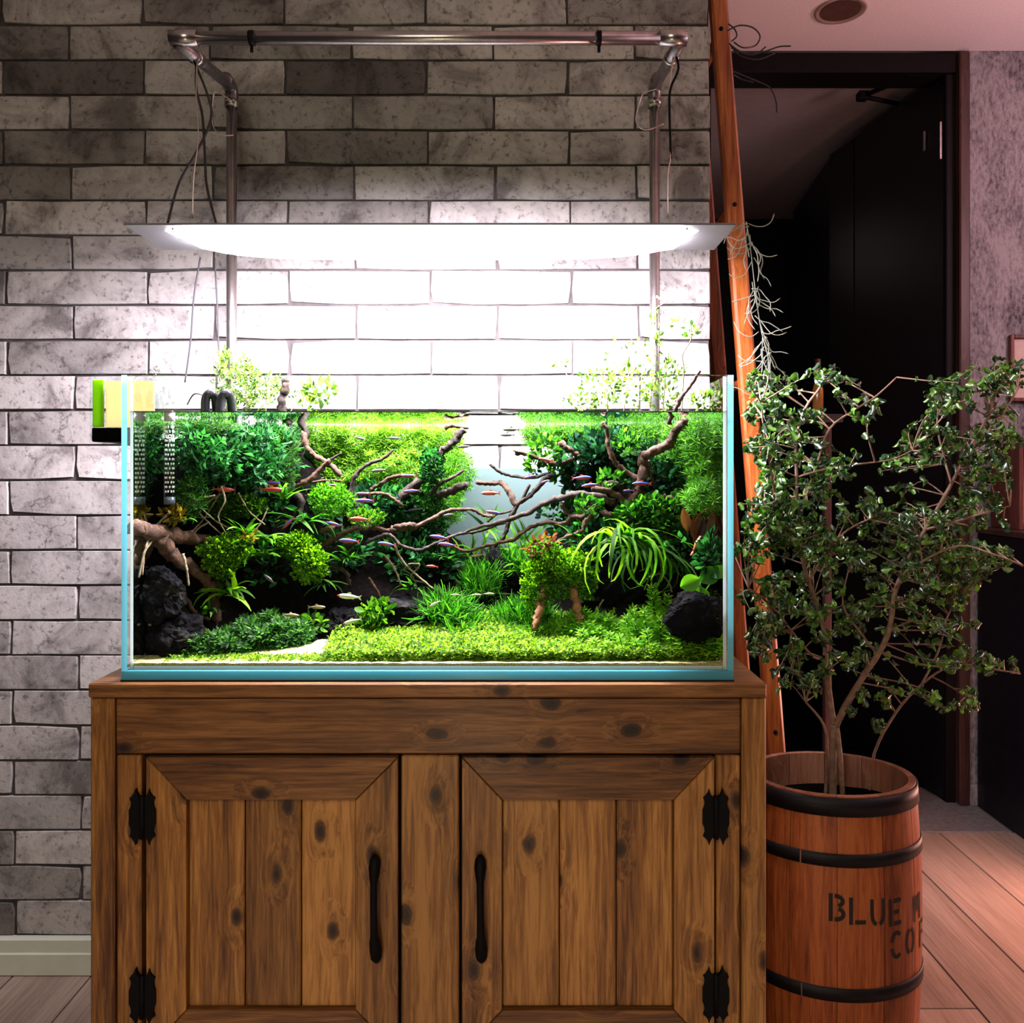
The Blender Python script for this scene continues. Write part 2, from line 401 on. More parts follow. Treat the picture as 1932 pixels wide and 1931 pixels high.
M['wire'] = plain('steel_wire', (.55, .5, .46), .3, .9)
M['edge'] = None
M['ladder'] = wood('orange_stained_rail', (.10, .020, .004), (.23, .052, .009), (.34, .10, .018), 'Z', .42, knots=False, grain=50., coat=.1)
M['stave'] = wood('barrel_stave_oak', (.11, .022, .005), (.26, .060, .012), (.40, .112, .024), 'Z', .5, knots=True, grain=60., knotdens=1.9)
M['stave_in'] = wood('barrel_inside_oak', (.16, .06, .03), (.27, .11, .06), (.36, .17, .10), 'Z', .6, knots=False)
M['hoop'] = plain('black_hoop_iron', (.005, .005, .006), .5, 0., .2, var=.3)
M['soil'] = plain('black_soil', (.0022, .0019, .0016), 1., 0., .02, var=.5, scale=160., bump=.8)
M['ink'] = plain('black_stencil_ink', (.010, .007, .006), .8)
M['bark'] = plain('fig_bark', (.20, .125, .08), .8, var=.35, scale=90., bump=.5)
M['fig'] = leaf_mat('curled_fig_leaf', (.012, .050, .014), (.13, .33, .035), .36, .075, .32)
M['moss_grey'] = leaf_mat('grey_air_plant', (.24, .28, .22), (.42, .45, .36), .3, .02)

# ================================================================== THE SETTING
WD = 1.797; WY = WD + CAMY                       # brick face
WR = X(1340, WD)                                 # outer corner of the brick wall
def structure(o, label=None): return tag(o, label, None, None, 'structure')

mb = MB(); mb.box(-2.3, WR - .002, WY + .006, 1.453, 0, 2.4)
wall = structure(mb.build('wall_back', M['mortar']), 'wall of long whitewashed bricks with dark joints behind the tank')

def brick_variant(seed):
    r = random.Random(seed); W, H = .5, .5
    L_, Hh = .2980, .0714
    pts = [(-.5, -.5), (-.2, -.5), (.18, -.5), (.5, -.5), (.5, .1), (.5, .5), (.15, .5), (-.22, .5), (-.5, .5), (-.5, -.08)]
    out = []
    for i, (a, b) in enumerate(pts):
        x, z = a * L_, b * Hh
        corner = abs(a) == .5 and abs(b) == .5
        k = .0030 if corner else .0010
        if r.random() < (.25 if corner else .10): k *= 2.2
        x -= math.copysign(r.random() * k, x) if abs(a) == .5 else -(r.random() - .5) * .03
        z -= math.copysign(r.random() * k, z) if abs(b) == .5 else -(r.random() - .5) * .01
        out.append((x, z))
    m = MB(); m.prism(out, 'y', 0.0, .0085, inset=.0018)
    return m.mesh('brick', M['brick'])
BR = [brick_variant(s) for s in range(14)]
rb = random.Random(5)
PITCH = 66.1 * WD / F
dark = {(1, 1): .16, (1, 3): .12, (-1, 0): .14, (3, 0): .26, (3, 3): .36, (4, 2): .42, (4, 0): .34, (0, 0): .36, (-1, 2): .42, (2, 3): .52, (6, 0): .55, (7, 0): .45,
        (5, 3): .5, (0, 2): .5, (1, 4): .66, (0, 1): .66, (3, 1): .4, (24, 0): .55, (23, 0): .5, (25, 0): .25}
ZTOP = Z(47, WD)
for r in range(-6, 27):
    zc = ZTOP - (r + .5) * PITCH
    if zc + .03 > 2.4: continue
    off = (129.3 if r % 2 == 0 else 3.) + 1.05 * r - 267.0
    for k in range(-2, 7):
        x0, x1 = X(off + 267.0 * (k - 0) + 1.2, WD), X(off + 267.0 * (k + 1) - 1.2, WD)
        if x1 < -1.5: continue
        x1c = min(x1, WR)
        if x1c - x0 < .02: continue
        o = inst(rb.choice(BR), 'brick', wall, ((x0 + x1c) / 2, WY + rb.uniform(-.0012, .001), zc), None, ((x1c - x0) / .2980, 1, 1))
        if rb.random() < .5: o.rotation_euler = (0, PI, 0)
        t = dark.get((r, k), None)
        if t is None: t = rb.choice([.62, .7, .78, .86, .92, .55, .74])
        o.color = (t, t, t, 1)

# floor of long boards
mb = MB(); mb.box(-2.3, 2.6, -1.9, 1.243, -.06, -.002); floor = structure(mb.build('floor', M['floor_base']), 'floor of long oak boards running away from the lens')
mb = MB(); mb.box(-.0805, .0805, -.5, .5, -.006, 0, 0, .0012); PLK = mb.mesh('plank', M['plank'])
rp = random.Random(3)
for k in range(-19, 10):
    xc = .904 + .164 * k + .082
    ends = [-1.9, -.2 + rp.uniform(-.4, .4), 1.243]
    if k == -1: ends = [-1.9, .427, 1.243]
    if k in (0, 1, 2): ends = [-1.9, -.6 + .1 * k, 1.243]
    for a, b_ in zip(ends[:-1], ends[1:]):
        inst(PLK, 'plank', floor, (xc, (a + b_) / 2, 0), None, (1, b_ - a - .002, 1))
mb = MB(); mb.box(.40, 1.449, 1.245, 1.60, -.06, 0.001, 0, .002); structure(mb.build('floor_strip', M['slate']), 'grey stone threshold in front of the dark doorway')
mb = MB(); mb.box(-2.3, 2.6, -1.9, 1.453, 2.4, 2.46); structure(mb.build('ceiling', M['ceiling']), 'pale papered ceiling above the doorway')
# wall with the doorway, and the hall behind it
mb = MB(); mb.box(1.427, 2.6, 1.453, 1.56, 0, 2.4); structure(mb.build('wall_right', M['plaster']), 'mottled grey purple wall beside the doorway')
mb = MB(); mb.box(WR, .56, 1.455, 1.56, 0, 2.4); structure(mb.build('wall_corner', M['frame_dark']))
mb = MB(); mb.box(1.4275, 2.6, 1.440, 1.4535, 0, .066, 0, .002); structure(mb.build('baseboard_right', M['plaster']))
sur = MB().box(.56, 1.427, 1.452, 1.57, 2.332, 2.394, 0, .003).build('trim_1', M['frame_dark']); structure(sur, 'dark brown frame round the open doorway')
MB().box(.56, .61, 1.452, 1.57, 0, 2.332, 0, .003).build('jamb', M['frame_dark'], sur)
MB().box(1.363, 1.395, 1.462, 1.57, 0, 2.332, 0, .003).build('jamb', M['frame_dark'], sur)
MB().box(1.394, 1.4275, 1.436, 1.565, 0, 2.3935, 0, .004).build('casing', M['frame_red'], sur)
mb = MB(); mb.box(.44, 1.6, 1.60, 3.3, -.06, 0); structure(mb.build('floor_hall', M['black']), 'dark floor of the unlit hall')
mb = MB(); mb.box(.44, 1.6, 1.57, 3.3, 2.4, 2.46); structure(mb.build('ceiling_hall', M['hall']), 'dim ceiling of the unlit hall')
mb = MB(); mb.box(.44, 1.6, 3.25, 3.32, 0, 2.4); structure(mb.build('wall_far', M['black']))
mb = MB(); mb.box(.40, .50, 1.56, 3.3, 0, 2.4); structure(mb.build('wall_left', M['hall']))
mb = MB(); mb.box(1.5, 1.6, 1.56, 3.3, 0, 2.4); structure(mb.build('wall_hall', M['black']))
def slab_xy(mb, a, b, thick, z0, z1):
    d = Vector((b[0] - a[0], b[1] - a[1])); n = Vector((-d.y, d.x)).normalized() * thick
    return mb.prism([(a[0], a[1]), (b[0], b[1]), (b[0] - n.x, b[1] - n.y), (a[0] - n.x, a[1] - n.y)], 'z', z0, z1)
door = slab_xy(MB(), (1.360, 1.475), (1.24, 2.143), .036, .012, 2.326).build('door_1', M['black']); structure(door, 'black door standing open into the hall')
slab_xy(MB(), (1.271, 1.972), (1.2675, 1.990), -.004, .02, 2.32).build('bead', M['black'], door)
MB().box(1.352, 1.358, 1.478, 1.484, 2.065, 2.185).build('hinge', M['steel'], door)
MB().box(1.336, 1.342, 1.555, 1.561, 2.12, 2.185).build('hinge', M['steel'], door)
mb = MB(); mb.prism([(1.255, 2.18), (1.34, 2.903), (1.5, 2.903), (1.5, 2.18)], 'z', 0, 2.33)
structure(mb.build('wall_closet', M['black']), 'black closet front along the hall')
t = thing('door_closer', 'folding black closer arm at the top of the dark door', 'door closer', P(1722, 142, 2.745))
MB().tube([P(1722, 142, 2.745), P(1627, 182, 2.9)], .008, 6).build('arm', M['iron'], t)
MB().tube([P(1627, 182, 2.9), P(1695, 196, 2.94)], .008, 6).build('arm', M['iron'], t)
MB().box(*sorted((X(1617, 2.9), X(1637, 2.9))), 1.635, 1.668, Z(190, 2.9), Z(174, 2.9), 0, .004).build('pivot', M['iron'], t)
MB().box(X(1706, 2.745), X(1736, 2.745), 1.47, 1.51, Z(150, 2.745), 2.332, 0, .003).build('bracket', M['iron'], t)

bb = MB().box(-2.3, X(1338, WD), WY - .014, WY + .005, .0005, .0765, 0, .003).build('baseboard_back', M['board']); structure(bb, 'cream baseboard along the foot of the brick wall')
MB().box(-2.3, X(1338, WD), WY - .018, WY - .012, .0005, .0475, 0, .002).build('moulding', M['board'], bb)

# ceiling downlight
dl = thing('downlight', 'round recessed downlight in the ceiling above the doorway', 'light', (X(1586, 2.46), 2.46 + CAMY, 2.4))
c = dl.location
MB().lathe([(.056, 2.3995), (.066, 2.394), (.072, 2.395), (.072, 2.3998)], (c.x, c.y), 32).build('ring', plain('downlight_ring', (.55, .42, .36), .4, .4), dl)
MB().lathe([(.0005, 2.3985), (.030, 2.398), (.057, 2.3965)], (c.x, c.y), 32).build('lens', plain('downlight_lens', (.16, .085, .07), .25, .3), dl)

# ================================================================== CABINET
CD = 1.24; FY = CD + CAMY
def cx(px): return (px - CX) * CD / F
def cz(py): return CAMZ - (py - CY) * CD / F
TOPZ = .7512
cab = thing('aquarium_cabinet', 'brown knotty pine cabinet with two panelled doors under the aquarium', 'cabinet', (cx(808), FY + .26, 0))
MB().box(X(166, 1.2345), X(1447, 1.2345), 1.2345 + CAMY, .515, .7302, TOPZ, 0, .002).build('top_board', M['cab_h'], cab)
for a, b_ in ((170, 215.5), (1400, 1446)):
    MB().box(cx(a), cx(b_), FY, FY + .045, 0, .7298, 0, .0025).build('post', M['cab'], cab)
    MB().box(cx(a) if a < 500 else cx(b_) - .018, cx(a) + .018 if a < 500 else cx(b_), FY + .0455, .51, .02, .7298, 0, .002).build('side_panel', M['cab'], cab)
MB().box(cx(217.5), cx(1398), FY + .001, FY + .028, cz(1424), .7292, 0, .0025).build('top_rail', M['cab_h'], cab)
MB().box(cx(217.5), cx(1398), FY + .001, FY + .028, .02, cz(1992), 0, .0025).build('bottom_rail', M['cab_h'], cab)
for a, b_ in ((219, 265), (1352.5, 1397)):
    MB().box(cx(a), cx(b_), FY + .002, FY + .028, cz(1990), cz(1427), 0, .002).build('stile', M['cab'], cab)
MB().box(cx(757), cx(866), FY + .001, FY + .028, cz(1990), cz(1427), 0, .002).build('stile', M['cab'], cab)
MB().box(cx(190), cx(1425), FY + .029, .505, .02, .728).build('carcass', M['gap'], cab)

def cabinet_door(x0, x1, i0, i1, seams, hx):
    y0, y1, j0, j1 = 1429, 1986, 1509, 1906
    d = MB().box(cx(x0 + 2), cx(x1 - 2), FY + .013, FY + .026, cz(y1 - 2), cz(y0 + 2)).build('door', M['gap'], cab)
    f0, f1 = FY - .002, FY + .0128
    def fr(name, pts, mat):
        MB().prism([(cx(a), cz(b_)) for a, b_ in pts], 'y', f0, f1, inset=.0014).build(name, mat, d)
    g = .7
    fr('rail', [(x0 + g, y0), (x1 - g, y0), (i1 - g, j0), (i0 + g, j0)], M['cab_h'])
    fr('rail', [(x0 + g, y1), (i0 + g, j1), (i1 - g, j1), (x1 - g, y1)], M['cab_h'])
    fr('stile', [(x0, y0 + g), (i0, j0 + g), (i0, j1 - g), (x0, y1 - g)], M['cab'])
    fr('stile', [(x1, y0 + g), (x1, y1 - g), (i1, j1 - g), (i1, j0 + g)], M['cab'])
    ed = [i0] + seams + [i1]
    for a, b_ in zip(ed[:-1], ed[1:]):
        MB().box(cx(a + 1.1), cx(b_ - 1.1), FY + .0065, FY + .013, cz(j1 - .5), cz(j0 + .5), 0, .0022).build('panel_board', M['cab'], d)
    # iron pull handle
    pts, rad = [], []
    for py, dy, r in ((1611, .004, .004), (1616, .009, .0078), (1628, .014, .0088), (1642, .019, .0072), (1652, .023, .0052), (1700, .026, .0052), (1750, .024, .0056), (1762, .020, .0078), (1780, .014, .0092), (1798, .009, .0085), (1808, .004, .005)):
        pts.append((cx(hx + (py - 1700) * .012), FY - .002 - dy, cz(py))); rad.append(r)
    MB().tube(pts, rad, 10).build('handle', M['iron'], d)
cabinet_door(277, 751, 352, 672, [459, 566], 711)
cabinet_door(872, 1347, 947, 1272, [1056, 1164], 908)
half = [(3, -36), (8, -40), (11, -46), (13, -53), (15, -46), (19, -40), (24, -36), (21, -28), (22, -20), (25, -13), (25, 13), (22, 20), (21, 28), (24, 36), (19, 40), (15, 46), (13, 53), (11, 46), (8, 40), (3, 36)]
for hx, hy in ((271, 1540), (271, 1878), (1349.5, 1540), (1349.5, 1875)):
    m = MB()
    for sg in (-1, 1):
        pl = [(cx(hx + sg * a), cz(hy + b_)) for a, b_ in half]
        m.prism(pl if sg > 0 else pl[::-1], 'y', FY - .0055, FY + .001)
    m.tube([(cx(hx), FY - .005, cz(hy - 40)), (cx(hx), FY - .005, cz(hy + 40))], .0042, 8)
    m.build('hinge', M['iron'], cab)

# ================================================================== AQUARIUM
def edge_mat():
    m, nt, out = mat_new('green_glass_edge'); L = nt.links.new
    d = nd(nt, 'ShaderNodeBsdfDiffuse'); d.inputs[0].default_value = (.14, .50, .60, 1)
    t_ = nd(nt, 'ShaderNodeBsdfTranslucent'); t_.inputs[0].default_value = (.18, .66, .76, 1)
    mx = nd(nt, 'ShaderNodeMixShader'); mx.inputs[0].default_value = .5; L(d.outputs[0], mx.inputs[1]); L(t_.outputs[0], mx.inputs[2])
    g = nd(nt, 'ShaderNodeBsdfGlossy'); setin(g, Roughness=.12); m2 = nd(nt, 'ShaderNodeMixShader'); m2.inputs[0].default_value = .06
    L(mx.outputs[0], m2.inputs[1]); L(g.outputs[0], m2.inputs[2]); L(m2.outputs[0], out.inputs[0]); return m
M['edge'] = edge_mat()
M['glass'] = clear_mat('clear_glass', (.99, .998, .995), 1.38)
M['water'] = clear_mat('water', (.985, 1.0, .99), 1.13, 0.0, (.92, 1, .95), True)
M['thin_glass'] = clear_mat('blown_glass', (.95, .97, .975), 1.4)
def milky(name, dcol, tcol, tr):
    m, nt, out = mat_new(name); L = nt.links.new
    d = nd(nt, 'ShaderNodeBsdfDiffuse'); d.inputs[0].default_value = (*dcol, 1)
    t_ = nd(nt, 'ShaderNodeBsdfTranslucent'); t_.inputs[0].default_value = (*tcol, 1)
    mx = nd(nt, 'ShaderNodeMixShader'); mx.inputs[0].default_value = tr; L(d.outputs[0], mx.inputs[1]); L(t_.outputs[0], mx.inputs[2]); L(mx.outputs[0], out.inputs[0]); return m
M['silicone'] = milky('silicone_bead', (.88, .97, .95), (.9, 1.0, .98), .5)
M['film'] = milky('frosted_sheet', (.13, .185, .18), (.16, .22, .21), .3)
M['mat'] = plain('black_foam_mat', (.008, .01, .012), .9)
TX0, TX1, TZ1, G = X(229, 1.247), X(1384, 1.247), 1.2019, .0085
BZ0, BZ1 = TOPZ + .0022, TOPZ + .0150
tank = thing('aquarium', 'rimless glass aquarium standing on the pine cabinet', 'aquarium', ((TX0 + TX1) / 2, .225, TOPZ))
MB().box(TX0 - .001, TX1 + .001, -.001, .451, TOPZ, BZ0).build('foam_mat', M['mat'], tank)
def pane(name, x0, x1, y0, y1, z0, z1, thin, chamfer=True):
    m = MB()
    if thin == 'y':
        c_ = .0022
        poly = [(y0, z0), (y1, z0), (y1, z1 - c_), (y1 - c_, z1), (y0 + c_, z1), (y0, z1 - c_)]
        m.prism(poly, 'x', x0, x1); m.m = [0, 0] + ([1, 0, 0, 0, 0, 0] if y0 < .1 else [0] * 6)
    else:
        m.box(x0, x1, y0, y1, z0, z1)
        m.m = {'x': [0, 0, 1, 0, 1, 0], 'z': [1, 1, 1, 1, 0, 0]}[thin]
    return m.build(name, [M['glass'], M['edge']], tank)
pane('base_pane', TX0, TX1, 0, .45, BZ0, BZ1, 'z')
pane('front_pane', TX0 + G + .0002, TX1 - G - .0002, 0, G, BZ1 + .0002, TZ1, 'y')
pane('back_pane', TX0 + G + .0002, TX1 - G - .0002, .45 - G, .45, BZ1 + .0002, TZ1, 'y')
pane('side_pane', TX0, TX0 + G, 0, .45, BZ1 + .0002, TZ1, 'x')
pane('side_pane', TX1 - G, TX1, 0, .45, BZ1 + .0002, TZ1, 'x')
ix0, ix1 = TX0 + G, TX1 - G
for xa, xb in ((ix0 + .0004, ix0 + .005), (ix1 - .005, ix1 - .0004)):
    MB().prism([(xa, G + .0002), (xb, G + .0002), (xa if xa < 0 else xb, G + .006)], 'z', BZ1 + .0004, TZ1 - .001).build('silicone_bead', M['silicone'], tank)
MB().prism([(G + .0002, BZ1 + .0004), (G + .0055, BZ1 + .0004), (G + .0002, BZ1 + .0058)], 'x', ix0 + .006, ix1 - .006).build('silicone_bead', M['silicone'], tank)
MB().box(TX0 + .004, TX1 - .004, .4512, .4522, BZ0, Z(884, 1.697)).build('backing_sheet', M['film'], tank)
WZ = Z(777, 1.2556)
wt = MB().box(ix0 + .0006, ix1 - .0006, G + .0006, .45 - G - .0006, BZ1 + .0006, WZ).build('water', M['water'], None, ((TX0 + TX1) / 2, .225, BZ1))
tag(wt, 'clear water filling the glass aquarium to below its rim', 'water', None, 'stuff')
m = MB(); y0 = G + .0008
m.box(ix0 + .001, ix1 - .001, y0, y0 + .0012, WZ - .0009, WZ + .0008)
m.build('waterline_reflection', plain('painted_waterline', (.035, .05, .035), .3), wt)  # dark colour stands in for internal reflection at the water's edge

# small box hung on the left pane
hb = thing('hang_on_box', 'small clear box with yellow green growth and black soil hung on the aquarium side', 'tank', (X(196, 1.36), .16, Z(835, 1.36)))
hx0, hx1, hy0, hy1, hz0, hz1 = X(168, 1.36), TX0 - .0008, .113, .235, Z(835, 1.36), Z(697, 1.36)
def hp(name, *b_): MB().box(*b_).build(name, M['thin_glass'], hb)
hp('front_pane', hx0, hx1, hy0, hy0 + .002, hz0, hz1); hp('back_pane', hx0, hx1, hy1 - .002, hy1, hz0, hz1)
hp('side_pane', hx0, hx0 + .002, hy0 + .0022, hy1 - .0022, hz0, hz1); hp('side_pane', hx1 - .002, hx1, hy0 + .0022, hy1 - .0022, hz0, hz1)
MB().box(hx0 + .0024, hx1 - .0024, hy0 + .0024, hy1 - .0024, hz0 + .001, Z(807, 1.36), 0, .002).build('soil', M['soil'], hb)
lm = leaf_mat('lime_growth', (.36, .60, .02), (.52, .78, .04), .6, .02)
MB().box(hx0 + .003, X(197, 1.366), hy0 + .004, hy0 + .007, Z(806, 1.36), Z(716, 1.36), 0, .0015).build('growth_pad', lm, hb)
MB().box(X(198, 1.366), hx1 - .003, hy0 + .009, hy0 + .0105, Z(806, 1.36), Z(718, 1.36)).build('tan_sheet', milky('tan_sheet', (.85, .74, .42), (.95, .82, .5), .6), hb)

# glass strainer pipe and lily spout at the left end
ip = thing('strainer_pipe', 'clear glass strainer pipe with white beads at the left end of the aquarium', 'pipe', P(320, 945, 1.34))
MB().tube([P(320, 776, 1.34), P(320, 940, 1.34)], .0085, 12).build('tube', M['thin_glass'], ip)
MB().tube([P(320, 938, 1.34), P(320, 952, 1.34)], .0088, 12).build('cap', plain('smoky_cap', (.06, .09, .10), .2), ip)
MB().tube([P(320, 779, 1.34), P(320, 795, 1.34)], .0086, 12).build('collar', plain('white_collar', (.75, .8, .78), .4), ip)
m = MB()
for k in range(15):
    for q in range(8):
        a = 2 * PI * (q + .5 * (k % 2)) / 8; c_ = P(320, 806 + k * 8.7, 1.34) + Vector((math.cos(a) * .0062, math.sin(a) * .0062, 0))
        m.box(c_.x - .0011, c_.x + .0011, c_.y - .0011, c_.y + .0011, c_.z - .0017, c_.z + .0017, 0, .0006)
o = m.build('beads', plain('white_beads', (.8, .84, .82), .3), ip); o['kind'] = 'stuff'
sp = thing('glass_spout', 'bell shaped clear glass spout above the water beside the strainer pipe', 'spout', P(292, 777, 1.32))
c_ = P(292, 770, 1.32); h_ = Z(712, 1.32) - c_.z
MB().lathe([(.013, c_.z), (.0125, c_.z + h_ * .2), (.010, c_.z + h_ * .45), (.006, c_.z + h_ * .75), (.0045, c_.z + h_ * 1.0)], (c_.x, c_.y), 20).build('bell', M['thin_glass'], sp)
MB().tube(curve([(c_.x, c_.y, c_.z + h_), (c_.x - .004, c_.y, c_.z + h_ * 1.18), (c_.x - .012, c_.y, c_.z + h_ * 1.2), (TX0 - .006, c_.y, c_.z + h_ * .9), (TX0 - .008, c_.y, c_.z + h_ * .2)], 4), .0042, 10).build('stem', M['thin_glass'], sp)
hs = thing('black_hose', 'glossy black hose bend at the back rim by the left emersed plants', 'hose', P(395, 777, 1.44))
for px, r in ((397, .010), (426, .010)):
    MB().tube(curve([P(px - 9, 800, 1.44), P(px - 9, 755, 1.44), P(px, 742, 1.44), P(px + 9, 752, 1.45), P(px + 13, 800, 1.47)], 5), .0075, 10).build('bend', plain('black_rubber', (.02, .02, .024), .18), hs)
MB().tube(curve([P(353, 764, 1.44), P(366, 744, 1.44), P(384, 747, 1.44), P(392, 760, 1.44)], 5), .0012, 6).build('airline', M['cord_dark'], hs)

# ================================================================== LAMP STAND AND LAMP
PD_, BD = 1.735, 1.45
lx, rx = X(437, PD_), X(1235, PD_)
stand = thing('lamp_stand', 'bent grey pipe stand rising behind the aquarium to hold its lamp', 'stand', ((lx + rx) / 2, PD_ + CAMY, TOPZ))
pz, bz = Z(176, PD_), Z(72, BD)
for x_, bx in ((lx, X(335, BD)), (rx, X(1282, BD))):
    MB().tube([(x_, PD_ + CAMY, TOPZ), (x_, PD_ + CAMY, pz - .02)], .0105, 14).build('pole', M['steel'], stand)
    MB().tube(curve([(x_, PD_ + CAMY, pz - .03), (x_, PD_ + CAMY, pz), (x_ + (bx - x_) * .02, PD_ + CAMY - .012, pz + .012), (x_ + (bx - x_) * .12, PD_ + CAMY - .04, pz + .012)], 4), .0135, 12).build('elbow', M['steel_dark'], stand)
    a, b_ = Vector((x_, PD_ + CAMY - .02, pz + .010)), Vector((bx, BD + CAMY, bz - .008))
    MB().tube([a, b_], .0108, 12).build('arm', M['steel_dark'], stand)
    MB().tube([a.lerp(b_, .62), a.lerp(b_, .70)], .0132, 12).build('collar', M['steel'], stand)
    MB().tube([(x_, PD_ + CAMY, pz - .028), (x_, PD_ + CAMY, pz - .014)], .0142, 14).build('collar', M['steel'], stand)
    sg = 1 if x_ < 0 else -1
    MB().tube([(bx - sg * .012, BD + CAMY, bz), (bx + sg * .034, BD + CAMY, bz)], .0135, 14).build('elbow', M['steel'], stand)
MB().tube([(X(345, BD), BD + CAMY, bz), (X(1275, BD), BD + CAMY, bz)], .0112, 16).build('crossbar', M['steel'], stand)
for px in (475, 1130):
    m = MB(); cc = (X(px, BD), BD + CAMY, bz)
    m.tube([(cc[0] - .004, cc[1], cc[2]), (cc[0] + .004, cc[1], cc[2])], .0128, 12)
    m.tube([(cc[0], cc[1], cc[2] - .011), (cc[0], cc[1], cc[2] - .024)], .0028, 6)
    m.build('hook', M['iron'], stand)

LN, LF = 1.38, 1.537; LZ = 1.4615
lamp = thing('aquarium_lamp', 'long white hanging panel lamp glowing above the aquarium', 'lamp', (X(811, 1.46), 1.46 + CAMY, LZ))
l0, l1 = X(232, LN), X(1390, LN)
m = MB(); m.box(l0, l1, LN + CAMY, LF + CAMY, LZ, LZ + .0035, 0, .001); m.build('panel', M['plate'], lamp)
def emit(name, col, s):
    m, nt, out = mat_new(name); e = nd(nt, 'ShaderNodeEmission'); e.inputs[0].default_value = (*col, 1); e.inputs[1].default_value = s
    nt.links.new(e.outputs[0], out.inputs[0]); return m
m = MB(); nx, ny = 30, 8; vs, fs = [], []
dx0, dx1, dy0, dy1 = -.590, .298, 1.412 + CAMY, 1.528 + CAMY
for j in range(ny + 1):
    for i in range(nx + 1):
        u, v = 2 * i / nx - 1, 2 * j / ny - 1
        sh = 1 - .045 * (v + 1) / 2
        dz = .031 * max(0, 1 - abs(u) ** 5) ** .8 * max(0, 1 - abs(v) ** 2.4) ** .7
        vs.append(((dx0 + dx1) / 2 + (dx1 - dx0) / 2 * u * sh, (dy0 + dy1) / 2 + (dy1 - dy0) / 2 * v, LZ - .0004 - dz))
for j in range(ny):
    for i in range(nx): a = j * (nx + 1) + i; fs.append((a, a + nx + 1, a + nx + 2, a + 1))
m.add(vs, fs, 0, True); m.build('diffuser', emit('lit_diffuser', (.99, .865, 1.0), LAMP_STRENGTH), lamp)
for px, py in ((326, 437), (1296, 436)):
    p = P(px, py, 1.402); MB().tube([(p.x, p.y, LZ - .0012), (p.x, p.y, LZ + .001)], .0016, 8).build('screw', M['iron'], lamp)
for px in (363, 1260):
    p = P(px, 415, 1.46); MB().box(p.x - .005, p.x + .005, p.y - .004, p.y + .004, LZ + .0036, LZ + .018, 0, .001).build('clamp', M['iron'], lamp)
MB().tube(curve([P(372, 112, 1.5), P(370, 180, 1.49), P(374, 260, 1.47), P(366, 330, 1.46), P(363, 412, 1.46)], 5), .0012, 6).build('wire', M['wire'], lamp)
MB().tube(curve([P(1270, 108, 1.5), P(1262, 180, 1.49), P(1265, 290, 1.47), P(1260, 330, 1.46), P(1260, 412, 1.46)], 5), .0012, 6).build('wire', M['wire'], lamp)
m = MB(); m.tube(curve([P(1274, 100, 1.5), P(1280, 130, 1.49), P(1266, 165, 1.49), P(1263, 200, 1.48), P(1266, 300, 1.47)], 5), .0022, 6); m.build('chain', M['iron'], lamp)
def cord(name, pts, r, mat, label):
    pts = curve(pts, 6); o = MB().tube(pts, r, 6).build(name, mat, None, pts[0]); tag(o, label, 'cord'); return o
cord('power_cord', [P(366, 115, 1.52), P(392, 180, 1.52), P(398, 225, 1.52), P(372, 285, 1.5), P(338, 345, 1.48), P(316, 423, 1.46)], .0022, M['cord_dark'], 'black cord slanting down to the left end of the panel lamp')
cord('power_cord', [P(372, 110, 1.52), P(370, 165, 1.52), P(382, 220, 1.52), P(387, 300, 1.5), P(390, 350, 1.48), P(408, 423, 1.46)], .0022, M['cord_dark'], 'black cord dropping straight to the panel lamp beside the left pole')
cord('thin_cord', [P(378, 486, 1.66), P(366, 560, 1.66), P(360, 640, 1.66), P(349, 722, 1.66)], .0017, M['cord_pale'], 'thin grey cord curving down the bricks under the left of the lamp')
cord('thin_cord', [P(405, 486, 1.68), P(409, 560, 1.68), P(411, 610, 1.68), P(413, 672, 1.68)], .0017, M['cord_pale'], 'thin grey cord hanging close beside the left pole under the lamp')
cord('cable_tie', [P(434, 188, 1.69), P(410, 174, 1.68), P(402, 185, 1.68), P(402, 238, 1.68), P(420, 254, 1.68), P(440, 255, 1.69)], .0013, M['wire'], 'pale cable tie looped round the left pole')
cord('cable_tie', [P(1238, 168, 1.69), P(1215, 176, 1.68), P(1206, 195, 1.68), P(1200, 230, 1.68), P(1218, 245, 1.68), P(1252, 234, 1.69)], .0013, M['wire'], 'pale cable tie looped round the right pole')

# ================================================================== LADDER, HANGING PLANTS ON IT
lad = thing('wooden_ladder', 'narrow orange stained ladder leaning beside the brick wall', 'ladder', (.53, .63, 0))
def rail_x(z): return .5847 - .0774 * z
for y_, nm in ((.553, 'rail'), (.800, 'rail')):
    m = MB(); z1 = 2.1; hw = .0178; ch = .005
    vs = []
    for z in (0, z1):
        x_ = rail_x(z)
        vs += [(x_ - hw, y_ + ch, z), (x_ - hw + ch, y_, z), (x_ + hw - ch, y_, z), (x_ + hw, y_ + ch, z), (x_ + hw, y_ + .028, z), (x_ - hw, y_ + .028, z)]
    m.add(vs, [(i, (i + 1) % 6, (i + 1) % 6 + 6, i + 6) for i in range(6)] + [(5, 4, 3, 2, 1, 0), (6, 7, 8, 9, 10, 11)]); m.build(nm, M['ladder'], lad)
for z in (.507, .88, 1.2535, 1.627, 2.0):
    MB().tube([(rail_x(z), .581, z), (rail_x(z), .800, z)], .010, 10).build('rung', M['ladder'], lad)
    MB().tube([(rail_x(z) - .002, .5515, z), (rail_x(z) - .002, .556, z)], .0048, 10).build('bolt', M['iron'], lad)
vine = MB()
